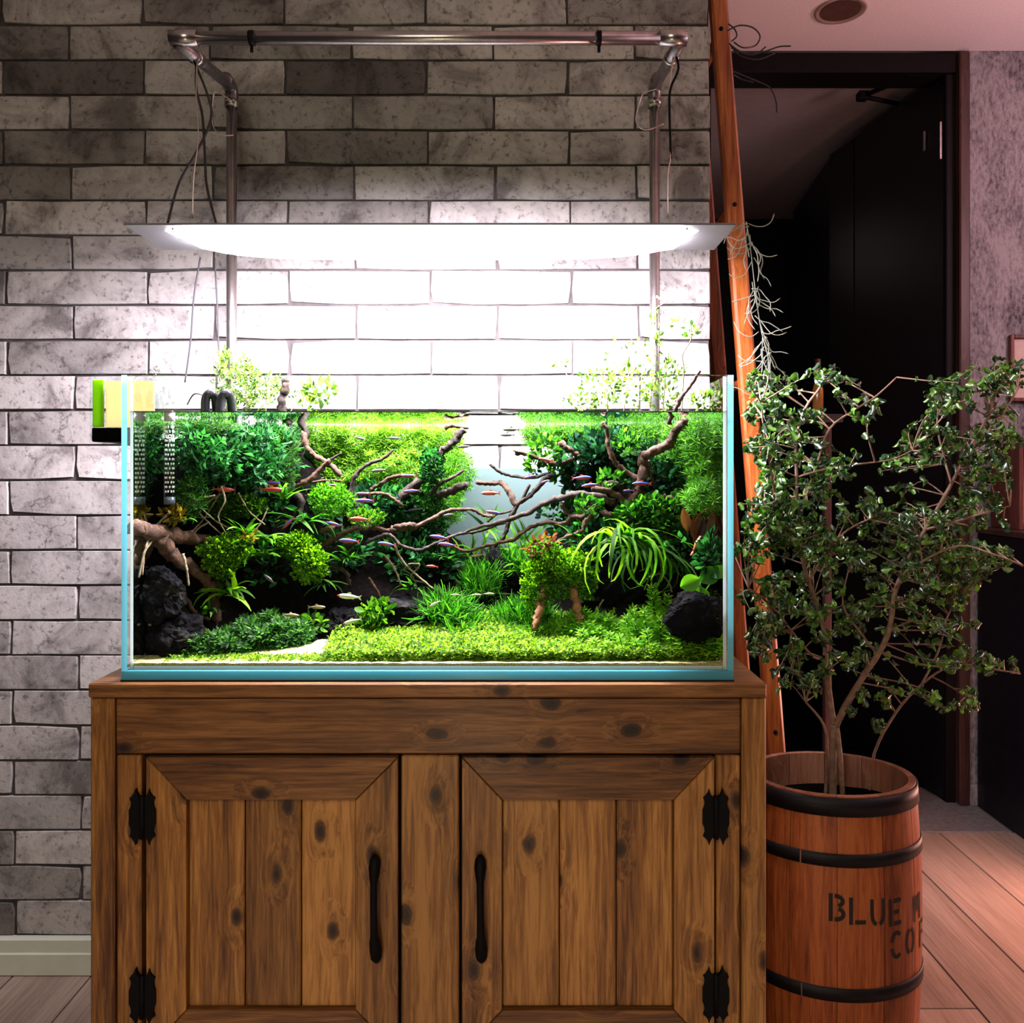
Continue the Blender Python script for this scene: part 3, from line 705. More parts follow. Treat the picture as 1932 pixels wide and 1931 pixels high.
for pts in ([(1372, 58), (1395, 48), (1420, 52), (1434, 68), (1425, 86), (1402, 90), (1385, 80)], [(1374, 45), (1386, 55), (1390, 68), (1380, 78)],
            [(1376, 82), (1398, 98), (1425, 102), (1445, 88)], [(1380, 90), (1410, 104), (1440, 98), (1470, 88), (1492, 87)], [(1384, 135), (1420, 150), (1452, 165), (1464, 190), (1466, 212)],
            [(1383, 140), (1400, 150), (1420, 155)], [(1378, 84), (1395, 104), (1430, 112), (1462, 100)]):
    vine.tube(curve([P(a, b_, 1.76 + .02 * random.random()) for a, b_ in pts], 5), .0016, 5)
tag(vine.build('dried_vine', M['cord_dark'], None, P(1376, 70, 1.77)), 'dark curling dry vine tied at the top of the ladder', 'vine')
am = MB(); ra = random.Random(11)
spine = [(1408, 418), (1416, 470), (1424, 540), (1432, 600), (1440, 640), (1450, 680), (1446, 715), (1434, 738)]
for k in range(58):
    i = ra.randrange(len(spine) - 1); t_ = ra.random()
    bx = spine[i][0] + (spine[i + 1][0] - spine[i][0]) * t_; by = spine[i][1] + (spine[i + 1][1] - spine[i][1]) * t_
    wv = 8 + by / 738 * 16; D_ = 1.765 + ra.uniform(-.02, .02)
    pts = [(bx + ra.uniform(-wv, wv) * .4, by)]
    ang = ra.uniform(-1.1, 1.1)
    for q in range(4):
        ang += ra.uniform(-.8, .8); pts.append((pts[-1][0] + math.sin(ang) * 15, pts[-1][1] + math.cos(ang) * 17))
    am.tube(curve([P(a, b_, D_) for a, b_ in pts], 3), [.0012] * 12 + [.0005], 4)
am.tube(curve([P(a, b_, 1.765) for a, b_ in spine], 4), .0012, 4)
tag(am.build('air_plant', M['moss_grey'], None, P(1412, 430, 1.765)), 'grey stringy air plant hanging down the right of the ladder', 'plant')

# ================================================================== BARREL AND FIG TREE
BC = (.586, 1.6 + CAMY); SY = .80; RIM = .492
bar = thing('wooden_barrel', 'orange brown oak barrel with black hoops used as a planter', 'barrel', (BC[0], BC[1], 0))
def brad(z): u = (z - .235) / .257; return .1635 - .0115 * u * u
def bpt(th, r, z): return (BC[0] + r * math.sin(th), BC[1] - SY * r * math.cos(th), z)
def bth(px, z):
    """the turn round the barrel whose staves lie on the ray through px at height z"""
    best = min(range(-80, 81), key=lambda d: abs(CX + F * bpt(math.radians(d), brad(z), z)[0] / (bpt(math.radians(d), brad(z), z)[1] - CAMY) - px) if d < 78 else 9e9)
    return math.radians(best)
NS = 12; TH0 = math.degrees(bth(1580, .30))
for k in range(NS):
    a0 = math.radians(TH0 + 30 * k) + .004; a1 = math.radians(TH0 + 30 * (k + 1)) - .004
    m = MB(); zs = [0, .08, .16, .235, .31, .39, .45, RIM]; na = 5; vs = []; fs = []
    for z in zs:
        for q in range(na + 1):
            th = a0 + (a1 - a0) * q / na; r = brad(z) - (.0012 if q in (0, na) else 0); vs.append(bpt(th, r, z))
    w_ = na + 1
    for i in range(len(zs) - 1):
        for q in range(na): a = i * w_ + q; fs.append((a, a + 1, a + w_ + 1, a + w_))
    m.add(vs, fs, 0, True)
    vs = []; fs = []; zi = [RIM, .45, .40, .30, .06]
    for z in zi:
        for q in range(na + 1):
            th = a0 + (a1 - a0) * q / na; vs.append(bpt(th, brad(z) - (.013 if z > .46 else .017), z))
    for i in range(len(zi) - 1):
        for q in range(na): a = i * w_ + q; fs.append((a, a + 1, a + w_ + 1, a + w_))
    m.add(vs, fs, 1, True)
    vs = []; fs = []
    for q in range(na + 1):
        th = a0 + (a1 - a0) * q / na; vs += [bpt(th, brad(RIM), RIM), bpt(th, brad(RIM) - .013, RIM)]
    for q in range(na): fs.append((2 * q, 2 * q + 2, 2 * q + 3, 2 * q + 1))
    m.add(vs, fs, 1); m.build('stave', [M['stave'], M['stave_in']], bar)
for z0, z1 in ((.458, .4895), (.372, .394), (.139, .162)):
    m = MB(); vs = []; fs = []; n = 64
    for q in range(n):
        th = 2 * PI * q / n
        for z, e in ((z0, 0.0), (z0, .0030), (z1, .0030), (z1, 0.0)): vs.append(bpt(th, brad(z) + e, z))
    for q in range(n):
        a, b_ = 4 * q, 4 * ((q + 1) % n)
        for i in range(3): fs.append((a + i, b_ + i, b_ + i + 1, a + i + 1))
    m.add(vs, fs, 0, True); h = m.build('hoop', M['hoop'], bar)
    if z0 < .45:
        th = bth(1513, z0); m = MB()
        vs = [bpt(th - .008, brad(z0) + .0036, z0), bpt(th + .004, brad(z0) + .0036, z0), bpt(th + .004, brad(z1) + .0036, z1), bpt(th - .008, brad(z1) + .0036, z1)]
        m.add(vs + [bpt(th - .008, brad(z0) + .002, z0), bpt(th + .004, brad(z0) + .002, z0), bpt(th + .004, brad(z1) + .002, z1), bpt(th - .008, brad(z1) + .002, z1)],
              [(0, 1, 2, 3), (0, 4, 5, 1), (1, 5, 6, 2), (2, 6, 7, 3), (3, 7, 4, 0)]); m.build('lap_seam', M['steel'], h)
m = MB(); vs = [(BC[0], BC[1], .436)]; fs = []
for j, rr in enumerate((.05, .10, .1425)):
    for q in range(24):
        th = 2 * PI * q / 24; vs.append((BC[0] + rr * math.sin(th), BC[1] - SY * rr * math.cos(th), .431 + random.uniform(-.004, .004) if rr < .15 else .428))
for q in range(24): fs.append((0, 1 + q, 1 + (q + 1) % 24))
for j in range(2):
    for q in range(24): a = 1 + j * 24 + q; b_ = 1 + j * 24 + (q + 1) % 24; fs.append((a, a + 24, b_ + 24, b_))
m.add(vs, fs, 0, True); o = m.build('soil', M['soil'], bar); o['kind'] = 'stuff'

# stencilled words on the barrel
def arc(cx_, cy_, rx_, ry_, a0, a1, n=7): return [(cx_ + rx_ * math.cos(math.radians(a0 + (a1 - a0) * i / n)), cy_ + ry_ * math.sin(math.radians(a0 + (a1 - a0) * i / n))) for i in range(n + 1)]
LET = {'B': [[(.16, .0), (.16, 1)], [(.36, .92)] + arc(.42, .74, .36, .18, 90, -70), [(.36, .08)] + arc(.42, .28, .40, .20, -90, 70)],
       'L': [[(.16, 0), (.16, 1)], [(.36, .09), (.95, .09)]],
       'U': [[(.16, 1), (.16, .42), (.2, .25), (.3, .12), (.42, .08)], [(.58, .08), (.70, .12), (.8, .25), (.84, .42), (.84, 1)]],
       'E': [[(.16, 0), (.16, 1)], [(.38, .92), (.9, .92)], [(.38, .5), (.75, .5)], [(.38, .08), (.9, .08)]],
       'M': [[(.12, 0), (.12, 1)], [(.26, .95), (.5, .35)], [(.5, .35), (.74, .95)], [(.88, 0), (.88, 1)]],
       'C': [arc(.5, .5, .36, .44, 50, 165, 9), arc(.5, .5, .36, .44, 195, 310, 9)],
       'O': [arc(.5, .5, .36, .44, -75, 75, 9), arc(.5, .5, .36, .44, 105, 255, 9)],
       'F': [[(.16, 0), (.16, 1)], [(.38, .92), (.9, .92)], [(.38, .52), (.75, .52)]]}
def stencil(ch, thc, dth, z0, z1, wd=.205):
    m = MB()
    for st in LET[ch]:
        # resample so the strip follows the barrel
        pts = []
        for a, b_ in zip(st[:-1], st[1:]):
            for i in range(3): pts.append((a[0] + (b_[0] - a[0]) * i / 3, a[1] + (b_[1] - a[1]) * i / 3))
        pts.append(st[-1]); vs = []; n = len(pts); asp = (z1 - z0) / (dth * .172)
        for i, p in enumerate(pts):
            q0, q1 = pts[max(i - 1, 0)], pts[min(i + 1, n - 1)]
            dx, dy = q1[0] - q0[0], (q1[1] - q0[1]) * asp; L_ = math.hypot(dx, dy) or 1
            nx_, ny_ = -dy / L_ * wd / 2, dx / L_ * wd / 2 / asp
            for s_ in (-1, 1):
                u, v = p[0] + s_ * nx_, p[1] + s_ * ny_
                z = z0 + (z1 - z0) * v; th = thc + (u - .5) * dth; vs.append(bpt(th, brad(z) + .0006, z))
        m.add(vs, [(2 * i, 2 * i + 2, 2 * i + 3, 2 * i + 1) for i in range(n - 1)])
    return m.build('lettering', M['ink'], bar)
for ch, px, za, zb in (('B', 1579, .278, .326), ('L', 1619, .274, .321), ('U', 1655, .270, .317), ('E', 1690, .266, .313), ('M', 1730, .258, .305)):
    stencil(ch, bth(px, (za + zb) / 2), math.radians(11.5), za, zb)
for ch, px, za, zb in (('C', 1692, .208, .256), ('O', 1718, .206, .254), ('F', 1738, .204, .252)):
    stencil(ch, bth(px, (za + zb) / 2), math.radians(11.5), za, zb)

tree = thing('potted_fig_tree', 'curly leaved fig tree growing out of the wooden barrel', 'tree', (BC[0], BC[1], .43))
rt = random.Random(21)
limbs = [  # (points (px, py, depth), radius at foot, radius at tip)
    ('trunk', [(1572, 1508, 1.6), (1571, 1440, 1.6), (1574, 1368, 1.6)], 7.5, 7),
    ('trunk', [(1590, 1505, 1.58), (1584, 1420, 1.59), (1578, 1366, 1.6)], 5, 5),
    ('trunk', [(1557, 1506, 1.63), (1560, 1430, 1.63), (1555, 1370, 1.63), (1520, 1325, 1.64)], 4, 2),
    ('branch', [(1576, 1372, 1.6), (1600, 1325, 1.58), (1630, 1275, 1.56), (1668, 1215, 1.55), (1682, 1165, 1.55), (1688, 1120, 1.56), (1712, 1060, 1.56), (1745, 1000, 1.56), (1783, 935, 1.57), (1812, 880, 1.58), (1838, 830, 1.6), (1866, 785, 1.6)], 6.5, 2),
    ('branch', [(1574, 1372, 1.6), (1566, 1320, 1.61), (1558, 1250, 1.62), (1556, 1200, 1.62), (1540, 1140, 1.62), (1520, 1080, 1.6), (1508, 1020, 1.59), (1504, 960, 1.58), (1503, 900, 1.57), (1502, 830, 1.57), (1520, 770, 1.57), (1545, 735, 1.57), (1558, 708, 1.57)], 5.5, 1.8),
    ('branch', [(1556, 1240, 1.62), (1535, 1240, 1.6), (1500, 1200, 1.56), (1470, 1160, 1.52), (1440, 1130, 1.48), (1412, 1110, 1.46)], 3, 1.5),
    ('branch', [(1512, 1040, 1.6), (1480, 990, 1.55), (1462, 930, 1.52), (1450, 860, 1.5), (1440, 800, 1.48), (1436, 760, 1.48)], 3, 1.5),
    ('branch', [(1508, 980, 1.59), (1540, 880, 1.6), (1565, 810, 1.6), (1610, 775, 1.6), (1650, 750, 1.6), (1692, 712, 1.6)], 2.6, 1.3),
    ('branch', [(1525, 1100, 1.6), (1560, 1040, 1.56), (1600, 1000, 1.52), (1640, 980, 1.5)], 2.6, 1.4),
    ('branch', [(1506, 900, 1.57), (1560, 885, 1.55), (1620, 876, 1.53), (1680, 868, 1.52), (1722, 850, 1.52)], 2.2, 1.2),
    ('branch', [(1795, 912, 1.57), (1780, 860, 1.6), (1768, 800, 1.62), (1775, 760, 1.63)], 2.4, 1.3),
    ('branch', [(1745, 1000, 1.56), (1800, 985, 1.53), (1850, 970, 1.5), (1905, 955, 1.48)], 2.4, 1.3),
    ('branch', [(1690, 1110, 1.56), (1740, 1060, 1.5), (1810, 1030, 1.47), (1870, 1045, 1.45), (1930, 1068, 1.45)], 2.4, 1.3),
    ('branch', [(1655, 1235, 1.56), (1620, 1190, 1.52), (1590, 1140, 1.5), (1600, 1080, 1.5)], 2.4, 1.3),
    ('branch', [(1838, 830, 1.6), (1880, 800, 1.62), (1920, 735, 1.64)], 2.2, 1.2),
    ('trunk', [(1640, 1500, 1.67), (1650, 1420, 1.68), (1690, 1345, 1.68), (1738, 1292, 1.68), (1800, 1255, 1.67), (1870, 1262, 1.66), (1925, 1272, 1.66)], 3.4, 1.3),
    ('branch', [(1738, 1292, 1.68), (1770, 1230, 1.7), (1785, 1170, 1.7), (1800, 1140, 1.7)], 2.2, 1.2),
    ('branch', [(1760, 1278, 1.68), (1800, 1300, 1.67), (1835, 1330, 1.66)], 1.8, 1.),
]
LP = []
for nm, pts, r0, r1 in limbs:
    c_ = curve([P(*p) for p in pts], 4); n = len(c_)
    for i, p in enumerate(c_):
        if i > 1 and r0 < 7: LP.append(p)
    MB().tube(c_, [(r0 + (r1 - r0) * i / (n - 1)) * 1.6 / F for i in range(n)], 7, 0, .12).build(nm, M['bark'], tree)
targets = [(1440, 755, 45, 50, 9), (1455, 850, 60, 55, 10), (1440, 950, 50, 60, 10), (1556, 715, 22, 26, 4), (1520, 840, 45, 60, 8), (1600, 900, 70, 32, 8), (1690, 862, 35, 18, 4), (1560, 985, 90, 50, 16),
           (1480, 1010, 70, 55, 12), (1680, 960, 50, 40, 6), (1740, 1010, 90, 50, 14), (1650, 1060, 100, 55, 18), (1775, 765, 30, 40, 6), (1835, 735, 50, 45, 9), (1900, 705, 30, 35, 6), (1780, 850, 40, 50, 6),
           (1875, 850, 60, 70, 12), (1870, 960, 60, 60, 10), (1800, 1070, 70, 50, 12), (1905, 1050, 30, 25, 4), (1480, 1130, 75, 55, 12), (1590, 1150, 75, 50, 12), (1445, 1215, 40, 35, 6), (1500, 1290, 55, 35, 7),
           (1610, 1245, 55, 45, 5), (1785, 1175, 50, 45, 6), (1825, 1245, 60, 35, 7), (1890, 1268, 40, 14, 3), (1815, 1315, 40, 28, 4), (1660, 1340, 45, 35, 3), (1640, 760, 50, 40, 3), (1720, 1120, 50, 35, 6), (1410, 1030, 20, 60, 5)]
TW = MB(); LLOC, LDIR, LSZ = [], [], []
for cx_, cy_, rx_, ry_, n in targets:
    for _ in range(int(n * 2.2)):
        a = rt.uniform(0, 2 * PI); q = math.sqrt(rt.random())
        px, py = cx_ + rx_ * q * math.cos(a), cy_ + ry_ * q * math.sin(a)
        D_ = rt.uniform(1.46, 1.74) if px > 1470 else rt.uniform(1.42, 1.62)
        tp = P(px, py, D_)
        if tp.x < TX1 + .022: tp.x = TX1 + .022 + rt.random() * .02
        base = min(LP, key=lambda p: (p - tp).length + .35 * max(0, p.z - tp.z))
        if (base - tp).length > .13: tp = base.lerp(tp, .13 / (base - tp).length)
        mid = base.lerp(tp, .55) + Vector((rt.uniform(-.02, .02), rt.uniform(-.02, .02), rt.uniform(-.012, .03)))
        if mid.x < TX1 + .015: mid.x = TX1 + .015
        if mid.y < TX1 and False: pass
        c_ = curve([base, mid, tp], 5); k = len(c_)
        TW.tube(c_, [.0017 - .0011 * i / (k - 1) for i in range(k)], 4, 0, 0, False)
        nl = rt.randint(7, 11)
        for j in range(nl):
            u = .35 + .65 * (j + rt.random() * .6) / nl; f = min(u, .999) * (k - 1); i = int(f); p = c_[i].lerp(c_[i + 1], f - i)
            LLOC.append(p); d = Vector((rt.uniform(-1, 1), rt.uniform(-1, 1), rt.uniform(-.7, .9))).normalized(); LDIR.append(d); LSZ.append(rt.uniform(.013, .021))
TW.build('twigs', M['bark'], tree)['kind'] = 'stuff'
def curl_leaf(turn, wid):
    m_ = 7; vs = []; fs = []; p = np.array([0., 0.]); ang = .2; L_ = 1.0 / m_
    wv = [.05, .28, .44, .5, .46, .34, .18, .02]
    for i in range(m_ + 1):
        for sx in (-1, 0, 1): vs.append((sx * wv[i] * wid, p[0], p[1] + (.10 * abs(sx))))
        p = p + np.array([math.cos(ang), math.sin(ang)]) * L_; ang += turn / m_
    for i in range(m_):
        for q in range(2): a = i * 3 + q; fs.append((a, a + 1, a + 4, a + 3))
    return vs, fs
LT = [curl_leaf(4.2, .95), curl_leaf(5.4, .9), curl_leaf(3.2, 1.0)]
LM = []
for vs, fs in LT:
    m = MB(); m.add(vs, fs, 0, True); LM.append(m.mesh('leaf', M['fig']))
order = sorted(range(len(LLOC)), key=lambda i: LLOC[i].y)
near = set(order[:300])
fr_all = frames(np.array([list(d) for d in LDIR]))
for i in order[:300]:
    o = inst(LM[i % 3], 'leaf', tree); o.matrix_local = Matrix.Translation(LLOC[i] - tree.location) @ (Matrix(fr_all[i].tolist()).to_4x4() @ Matrix.Scale(LSZ[i], 4))
rest = [i for i in range(len(LLOC)) if i not in near]
for v in range(3):
    ids = [i for i in rest if i % 3 == v]
    me = scatter_mesh('foliage', LT[v][0], LT[v][1], np.array([list(LLOC[i]) for i in ids]), fr_all[ids] * np.array([LSZ[i] for i in ids])[:, None, None], M['fig'], tree.location)
    o = link('foliage', me, tree); o['kind'] = 'stuff'

# ================================================================== THINGS AT THE DOORWAY
DK = plain('dark_shelf_board', (.02, .012, .012), .5)
st = thing('pedestal', 'slim brown post with a small black shelf in front of the dark door', 'stand', (X(1545, 2.2), 2.2 + CAMY, 0))
sx, sy, sz = X(1545, 2.2), 2.2 + CAMY, Z(784, 2.2)
MB().box(sx - .05, sx + .045, sy - .05, sy + .05, sz - .02, sz, 0, .002).build('shelf_board', DK, st)
MB().box(sx + .012, sx + .030, sy - .01, sy + .01, .02, sz - .0202, 0, .002).build('post', M['frame_red'], st)
MB().box(sx - .07, sx + .09, sy - .07, sy + .07, 0, .0198, 0, .003).build('foot', DK, st)
bt = thing('amber_bottle', 'amber glass bottle standing on the small black shelf', 'bottle', (X(1543, 2.2), sy, sz))
bx = X(1543, 2.2); k_ = 2.2 / F
MB().lathe([(0.001, sz), (.0125, sz), (.0135, sz + .004), (.0135, sz + 48 * k_), (.011, sz + 56 * k_), (.006, sz + 64 * k_), (.0058, sz + 82 * k_), (.0068, sz + 84 * k_), (.0068, sz + 88 * k_), (.001, sz + 88 * k_)], (bx, sy), 20).build('body', plain('amber_glass', (.30, .13, .03), .15), bt)
MB().lathe([(.0068, sz + 88.2 * k_), (.0072, sz + 90 * k_), (.0072, sz + 106 * k_), (.001, sz + 107 * k_)], (bx, sy), 16).build('stopper', plain('dark_red_stopper', (.07, .016, .014), .35), bt)
ct = thing('counter', 'black counter with a reddish wooden top against the mottled wall', 'counter', (1.85, 1.15, 0))
MB().box(1.450, 2.3, .86, 1.4398, 0, .866, 0, .003).build('body', M['black'], ct)
MB().box(1.444, 2.32, .85, 1.4398, .8664, .885, 0, .003).build('top_board', M['frame_red'], ct)
RW = wood('reddish_box_wood', (.05, .012, .010), (.11, .030, .022), (.17, .05, .036), 'Z', .5, knots=False)
PALE = plain('pale_box_lining', (.50, .33, .20), .7)
bxo = thing('open_box', 'open reddish wooden box with pale lining on the black counter', 'box', (1.66, 1.36, .885))
x0, x1, y0, y1, z0, z1 = 1.49, 1.86, 2.525 + CAMY, 1.436, .8852, 1.147
MB().box(x0, x0 + .012, y0, y1, z0, z1, 0, .002).build('side_panel', RW, bxo); MB().box(x1 - .012, x1, y0, y1, z0, z1, 0, .002).build('side_panel', RW, bxo)
MB().box(x0 + .0122, x1 - .0122, y0, y1, z1 - .012, z1, 0, .002).build('top_panel', RW, bxo); MB().box(x0 + .0122, x1 - .0122, y0, y1, z0, z0 + .012, 0, .002).build('bottom_panel', RW, bxo)
MB().box(x0 + .0122, x1 - .0122, y1 - .01, y1 - .002, z0 + .0122, z1 - .0122).build('lining', PALE, bxo)
pf = thing('picture_frame', 'brown framed pale picture hanging on the mottled wall', 'picture', (X(1960, 2.69), 1.44, Z(695, 2.69)))
a0, a1, b0, b1 = X(1905, 2.69), X(2040, 2.69), Z(758, 2.69), Z(632, 2.69); fw = .012
MB().box(a0, a0 + fw, 1.436, 1.4525, b0, b1, 0, .002).build('side_moulding', RW, pf); MB().box(a1 - fw, a1, 1.436, 1.4525, b0, b1, 0, .002).build('side_moulding', RW, pf)
MB().box(a0 + fw, a1 - fw, 1.436, 1.4525, b1 - fw, b1, 0, .002).build('top_moulding', RW, pf); MB().box(a0 + fw, a1 - fw, 1.436, 1.4525, b0, b0 + fw, 0, .002).build('bottom_moulding', RW, pf)
MB().box(a0 + fw, a1 - fw, 1.446, 1.4522, b0 + fw, b1 - fw).build('picture_sheet', plain('pale_pink_sheet', (.55, .42, .38), .7), pf)

# ================================================================== INSIDE THE AQUARIUM
WX0, WX1, WY0, WY1 = ix0 + .003, ix1 - .003, G + .004, .45 - G - .003
def fitD(px, D):
    """nearest-possible depth that keeps the point between the side panes"""
    if px < CX - 1: D = min(D, -(WX0 + .006) * F / (CX - px))
    if px > CX + 1: D = min(D, (WX1 - .006) * F / (px - CX))
    return max(D, 1.272)
def T(px, py, D): return P(px, py, fitD(px, D))
def inside(pts, under=True, top=None):
    m = (pts[:, 0] > WX0) & (pts[:, 0] < WX1) & (pts[:, 1] > WY0) & (pts[:, 1] < WY1) & (pts[:, 2] > BZ1 + .004)
    if under: m &= pts[:, 2] < WZ - .002
    return m
def smooth(t): t = np.clip(t, 0, 1); return t * t * (3 - 2 * t)
# ---- sand and soil
def crest(x):
    xs = [X(p, 1.65) for p in (380, 590, 680, 850, 920, 985, 1060, 1130, 1300)]
    zs = [Z(p, 1.65) for p in (858, 868, 955, 1020, 1075, 1075, 1000, 865, 850)]
    return np.interp(x, xs, zs)
def hgt(x, y):
    c_ = crest(x)
    D = y - CAMY
    a = np.interp(x, [-.58, -.40, -.15, -.02, .12, .31], [1.30, 1.40, 1.42, 1.36, 1.42, 1.40])
    b_ = np.interp(x, [-.58, -.40, -.15, -.02, .12, .31], [1.46, 1.56, 1.62, 1.70, 1.60, 1.55])
    s_ = smooth((D - a) / (b_ - a))
    return .776 + .022 * smooth((D - 1.27) / .2) + (c_ - .79) * s_
nx, ny = 110, 52
gx = np.linspace(WX0 - .002, WX1 + .002, nx); gy = np.linspace(G + .0012, .45 - G - .0012, ny)
H = hgt(gx[None, :], gy[:, None]) + RNG.uniform(-1, 1, (ny, nx)) * np.where(gy < .11, .0006, .0035)[:, None]; H = np.maximum(H, BZ1 + .004)
vs = [(gx[i], gy[j], H[j, i]) for j in range(ny) for i in range(nx)]
def grid_fs(j0, j1): return [(j * nx + i, j * nx + i + 1, (j + 1) * nx + i + 1, (j + 1) * nx + i) for j in range(j0, j1) for i in range(nx - 1)]
JS = int(np.searchsorted(gy, .115))
def sand_mat():
    m, nt, out = mat_new('cream_sand'); b = pbsdf(nt, out, (.7, .62, .36), .95, 0, .2); L = nt.links.new
    tc = nd(nt, 'ShaderNodeTexCoord'); n = nd(nt, 'ShaderNodeTexNoise'); setin(n, Scale=420., Detail=3., Roughness=.7); L(tc.outputs['Object'], n.inputs[0])
    r = ramp(nt, [(.32, (.13, .12, .03)), (.5, (.36, .33, .12)), (.7, (.55, .50, .26))]); L(n.outputs[0], r.inputs[0]); L(r.outputs[0], b.inputs[0])
    bp = nd(nt, 'ShaderNodeBump'); setin(bp, Strength=.7, Distance=.001); L(n.outputs[0], bp.inputs['Height']); L(bp.outputs[0], b.inputs['Normal']); return m
m = MB(); m.add(vs, grid_fs(0, JS), 0, True)
base = [(gx[i], gy[0], BZ1 + .0008) for i in range(nx)]
m.add([vs[i] for i in range(nx)] + base, [(i, nx + i, nx + i + 1, i + 1) for i in range(nx - 1)])
tag(m.build('sand', sand_mat(), None, (-.13, .06, .78)), 'cream sand along the front glass of the aquarium', 'sand', None, 'stuff')
m = MB(); m.add(vs, grid_fs(JS, ny - 1), 0, True)
tag(m.build('aquarium_soil', M['soil'], None, (-.13, .3, .78)), 'black soil banked up at both ends of the aquarium', 'soil', None, 'stuff')

# ---- rocks
from mathutils import noise as mnoise
def rock_mat():
    m, nt, out = mat_new('dark_lava_stone'); b = pbsdf(nt, out, (.05, .05, .055), .9, 0, .06); L = nt.links.new
    tc = nd(nt, 'ShaderNodeTexCoord'); n = nd(nt, 'ShaderNodeTexNoise'); setin(n, Scale=38., Detail=8., Roughness=.7); L(tc.outputs['Object'], n.inputs[0])
    r = ramp(nt, [(.40, (.001, .001, .0015)), (.56, (.005, .005, .005)), (.76, (.040, .042, .034))]); L(n.outputs[0], r.inputs[0]); L(r.outputs[0], b.inputs[0])
    bp = nd(nt, 'ShaderNodeBump'); setin(bp, Strength=.9, Distance=.004); L(n.outputs[0], bp.inputs['Height']); L(bp.outputs[0], b.inputs['Normal']); return m
M['rock'] = rock_mat()
def rock(px, py, rx, ry, D, label, tilt=0., seed=0, flat=1.0):
    import bmesh
    D = fitD(px, D); bm = bmesh.new(); bmesh.ops.create_icosphere(bm, subdivisions=5, radius=1.0)
    k = D / F; ox = Vector((seed * 3.1, seed * 1.7, 0))
    for v in bm.verts:
        p = v.co.copy(); n_ = mnoise.noise(p * 1.1 + ox) * .34 + mnoise.noise(p * 2.7 + ox) * .17 + mnoise.noise(p * 6 + ox) * .10 + mnoise.noise(p * 14 + ox) * .05
        cell = mnoise.cell(p * 1.6 + ox) * .10
        v.co = p * (1 + n_ + cell)
        x_, z_ = v.co.x * rx * k, v.co.z * ry * k
        v.co = Vector((x_ * math.cos(tilt) - z_ * math.sin(tilt), v.co.y * (rx + ry) * .42 * k * flat, x_ * math.sin(tilt) + z_ * math.cos(tilt)))
    c_ = P(px, py, D)
    for v in bm.verts:
        v.co.x = min(max(v.co.x, WX0 - c_.x), WX1 - c_.x); v.co.y = min(max(v.co.y, WY0 - c_.y), WY1 - c_.y); v.co.z = max(v.co.z, BZ1 + .002 - c_.z)
    me = bpy.data.meshes.new('rock'); bm.to_mesh(me); bm.free(); me.materials.append(M['rock']); me.update()
    o = link('rock', me); o.location = c_; tag(o, label, 'rock', 'dark rocks in the aquarium'); return o
rock(292, 1125, 52, 50, 1.34, 'dark slanting slab of rock against the left glass', -.55, 1)
rock(318, 1205, 62, 42, 1.325, 'low black rock at the left front above the sand', .15, 2)
rock(648, 1192, 44, 42, 1.42, 'black rounded rock beside the thin upright twig', .1, 3)
rock(765, 1182, 82, 52, 1.44, 'broad grey rock in the middle with green at its foot', .12, 4)
rock(955, 1105, 40, 70, 1.58, 'tall bluish rock deep in the middle valley', .35, 5)
rock(1315, 1165, 60, 44, 1.285, 'rough dark rock under the big leaves at the right', .0, 6)
rock(908, 1200, 34, 16, 1.42, 'small brown rock peeping out of the bright carpet', .0, 7)
rock(560, 1135, 70, 52, 1.50, 'black rock in the shade of the left bank', .1, 8)
rock(1150, 1130, 85, 70, 1.50, 'black rock behind the drooping ribbon leaves', .0, 9)
rock(470, 1080, 90, 85, 1.50, 'large black rock behind the rooted stump', .2, 10)
rock(1270, 1060, 50, 60, 1.40, 'dark rock behind the dark round leaves at the right', .1, 11)
rock(800, 1080, 60, 60, 1.58, 'dark rock half hidden under the long thin branches', .1, 12)

# ---- driftwood
def drift_mat(name, c0, c1, c2):
    m, nt, out = mat_new(name); b = pbsdf(nt, out, c1, .75, 0, .3); L = nt.links.new
    tc = nd(nt, 'ShaderNodeTexCoord'); n = nd(nt, 'ShaderNodeTexNoise'); setin(n, Scale=95., Detail=7., Roughness=.75, Distortion=1.0); L(tc.outputs['Object'], n.inputs[0])
    r = ramp(nt, [(.33, c0), (.52, c1), (.72, c2)]); L(n.outputs[0], r.inputs[0]); L(r.outputs[0], b.inputs[0])
    bp = nd(nt, 'ShaderNodeBump'); setin(bp, Strength=.8, Distance=.0025); L(n.outputs[0], bp.inputs['Height']); L(bp.outputs[0], b.inputs['Normal']); return m
M['drift'] = drift_mat('dark_driftwood', (.004, .003, .002), (.022, .014, .008), (.11, .072, .042))
M['drift_tan'] = drift_mat('tan_driftwood', (.010, .005, .003), (.058, .027, .012), (.20, .105, .050))
M['trunk_tan'] = drift_mat('reddish_tan_driftwood', (.07, .028, .010), (.26, .115, .045), (.46, .25, .11))
M['root'] = drift_mat('pale_root', (.08, .065, .03), (.22, .18, .10), (.42, .36, .22))
def limb(parent, name, pts, r0, r1, mat='drift', jit=.30, n=8, seg=6):
    p3 = curve([T(a, b_, d) for a, b_, d in pts], seg); k = len(p3)
    rr = []
    for i in range(k):
        t_ = i / (k - 1); rr.append((r0 + (r1 - r0) * t_) * 1.45 / F * (1 + .10 * math.sin(i * 2.1 + r0)))
    p3 = [p + Vector((random.uniform(-1, 1), random.uniform(-1, 1), random.uniform(-1, 1))) * rr[i] * .30 for i, p in enumerate(p3)]
    return MB().tube(p3, rr, n, 0, jit).build(name, M[mat], parent)
dl_ = thing('driftwood_stump', 'thick rooted driftwood stump at the left front of the aquarium', 'driftwood', T(405, 1180, 1.38))
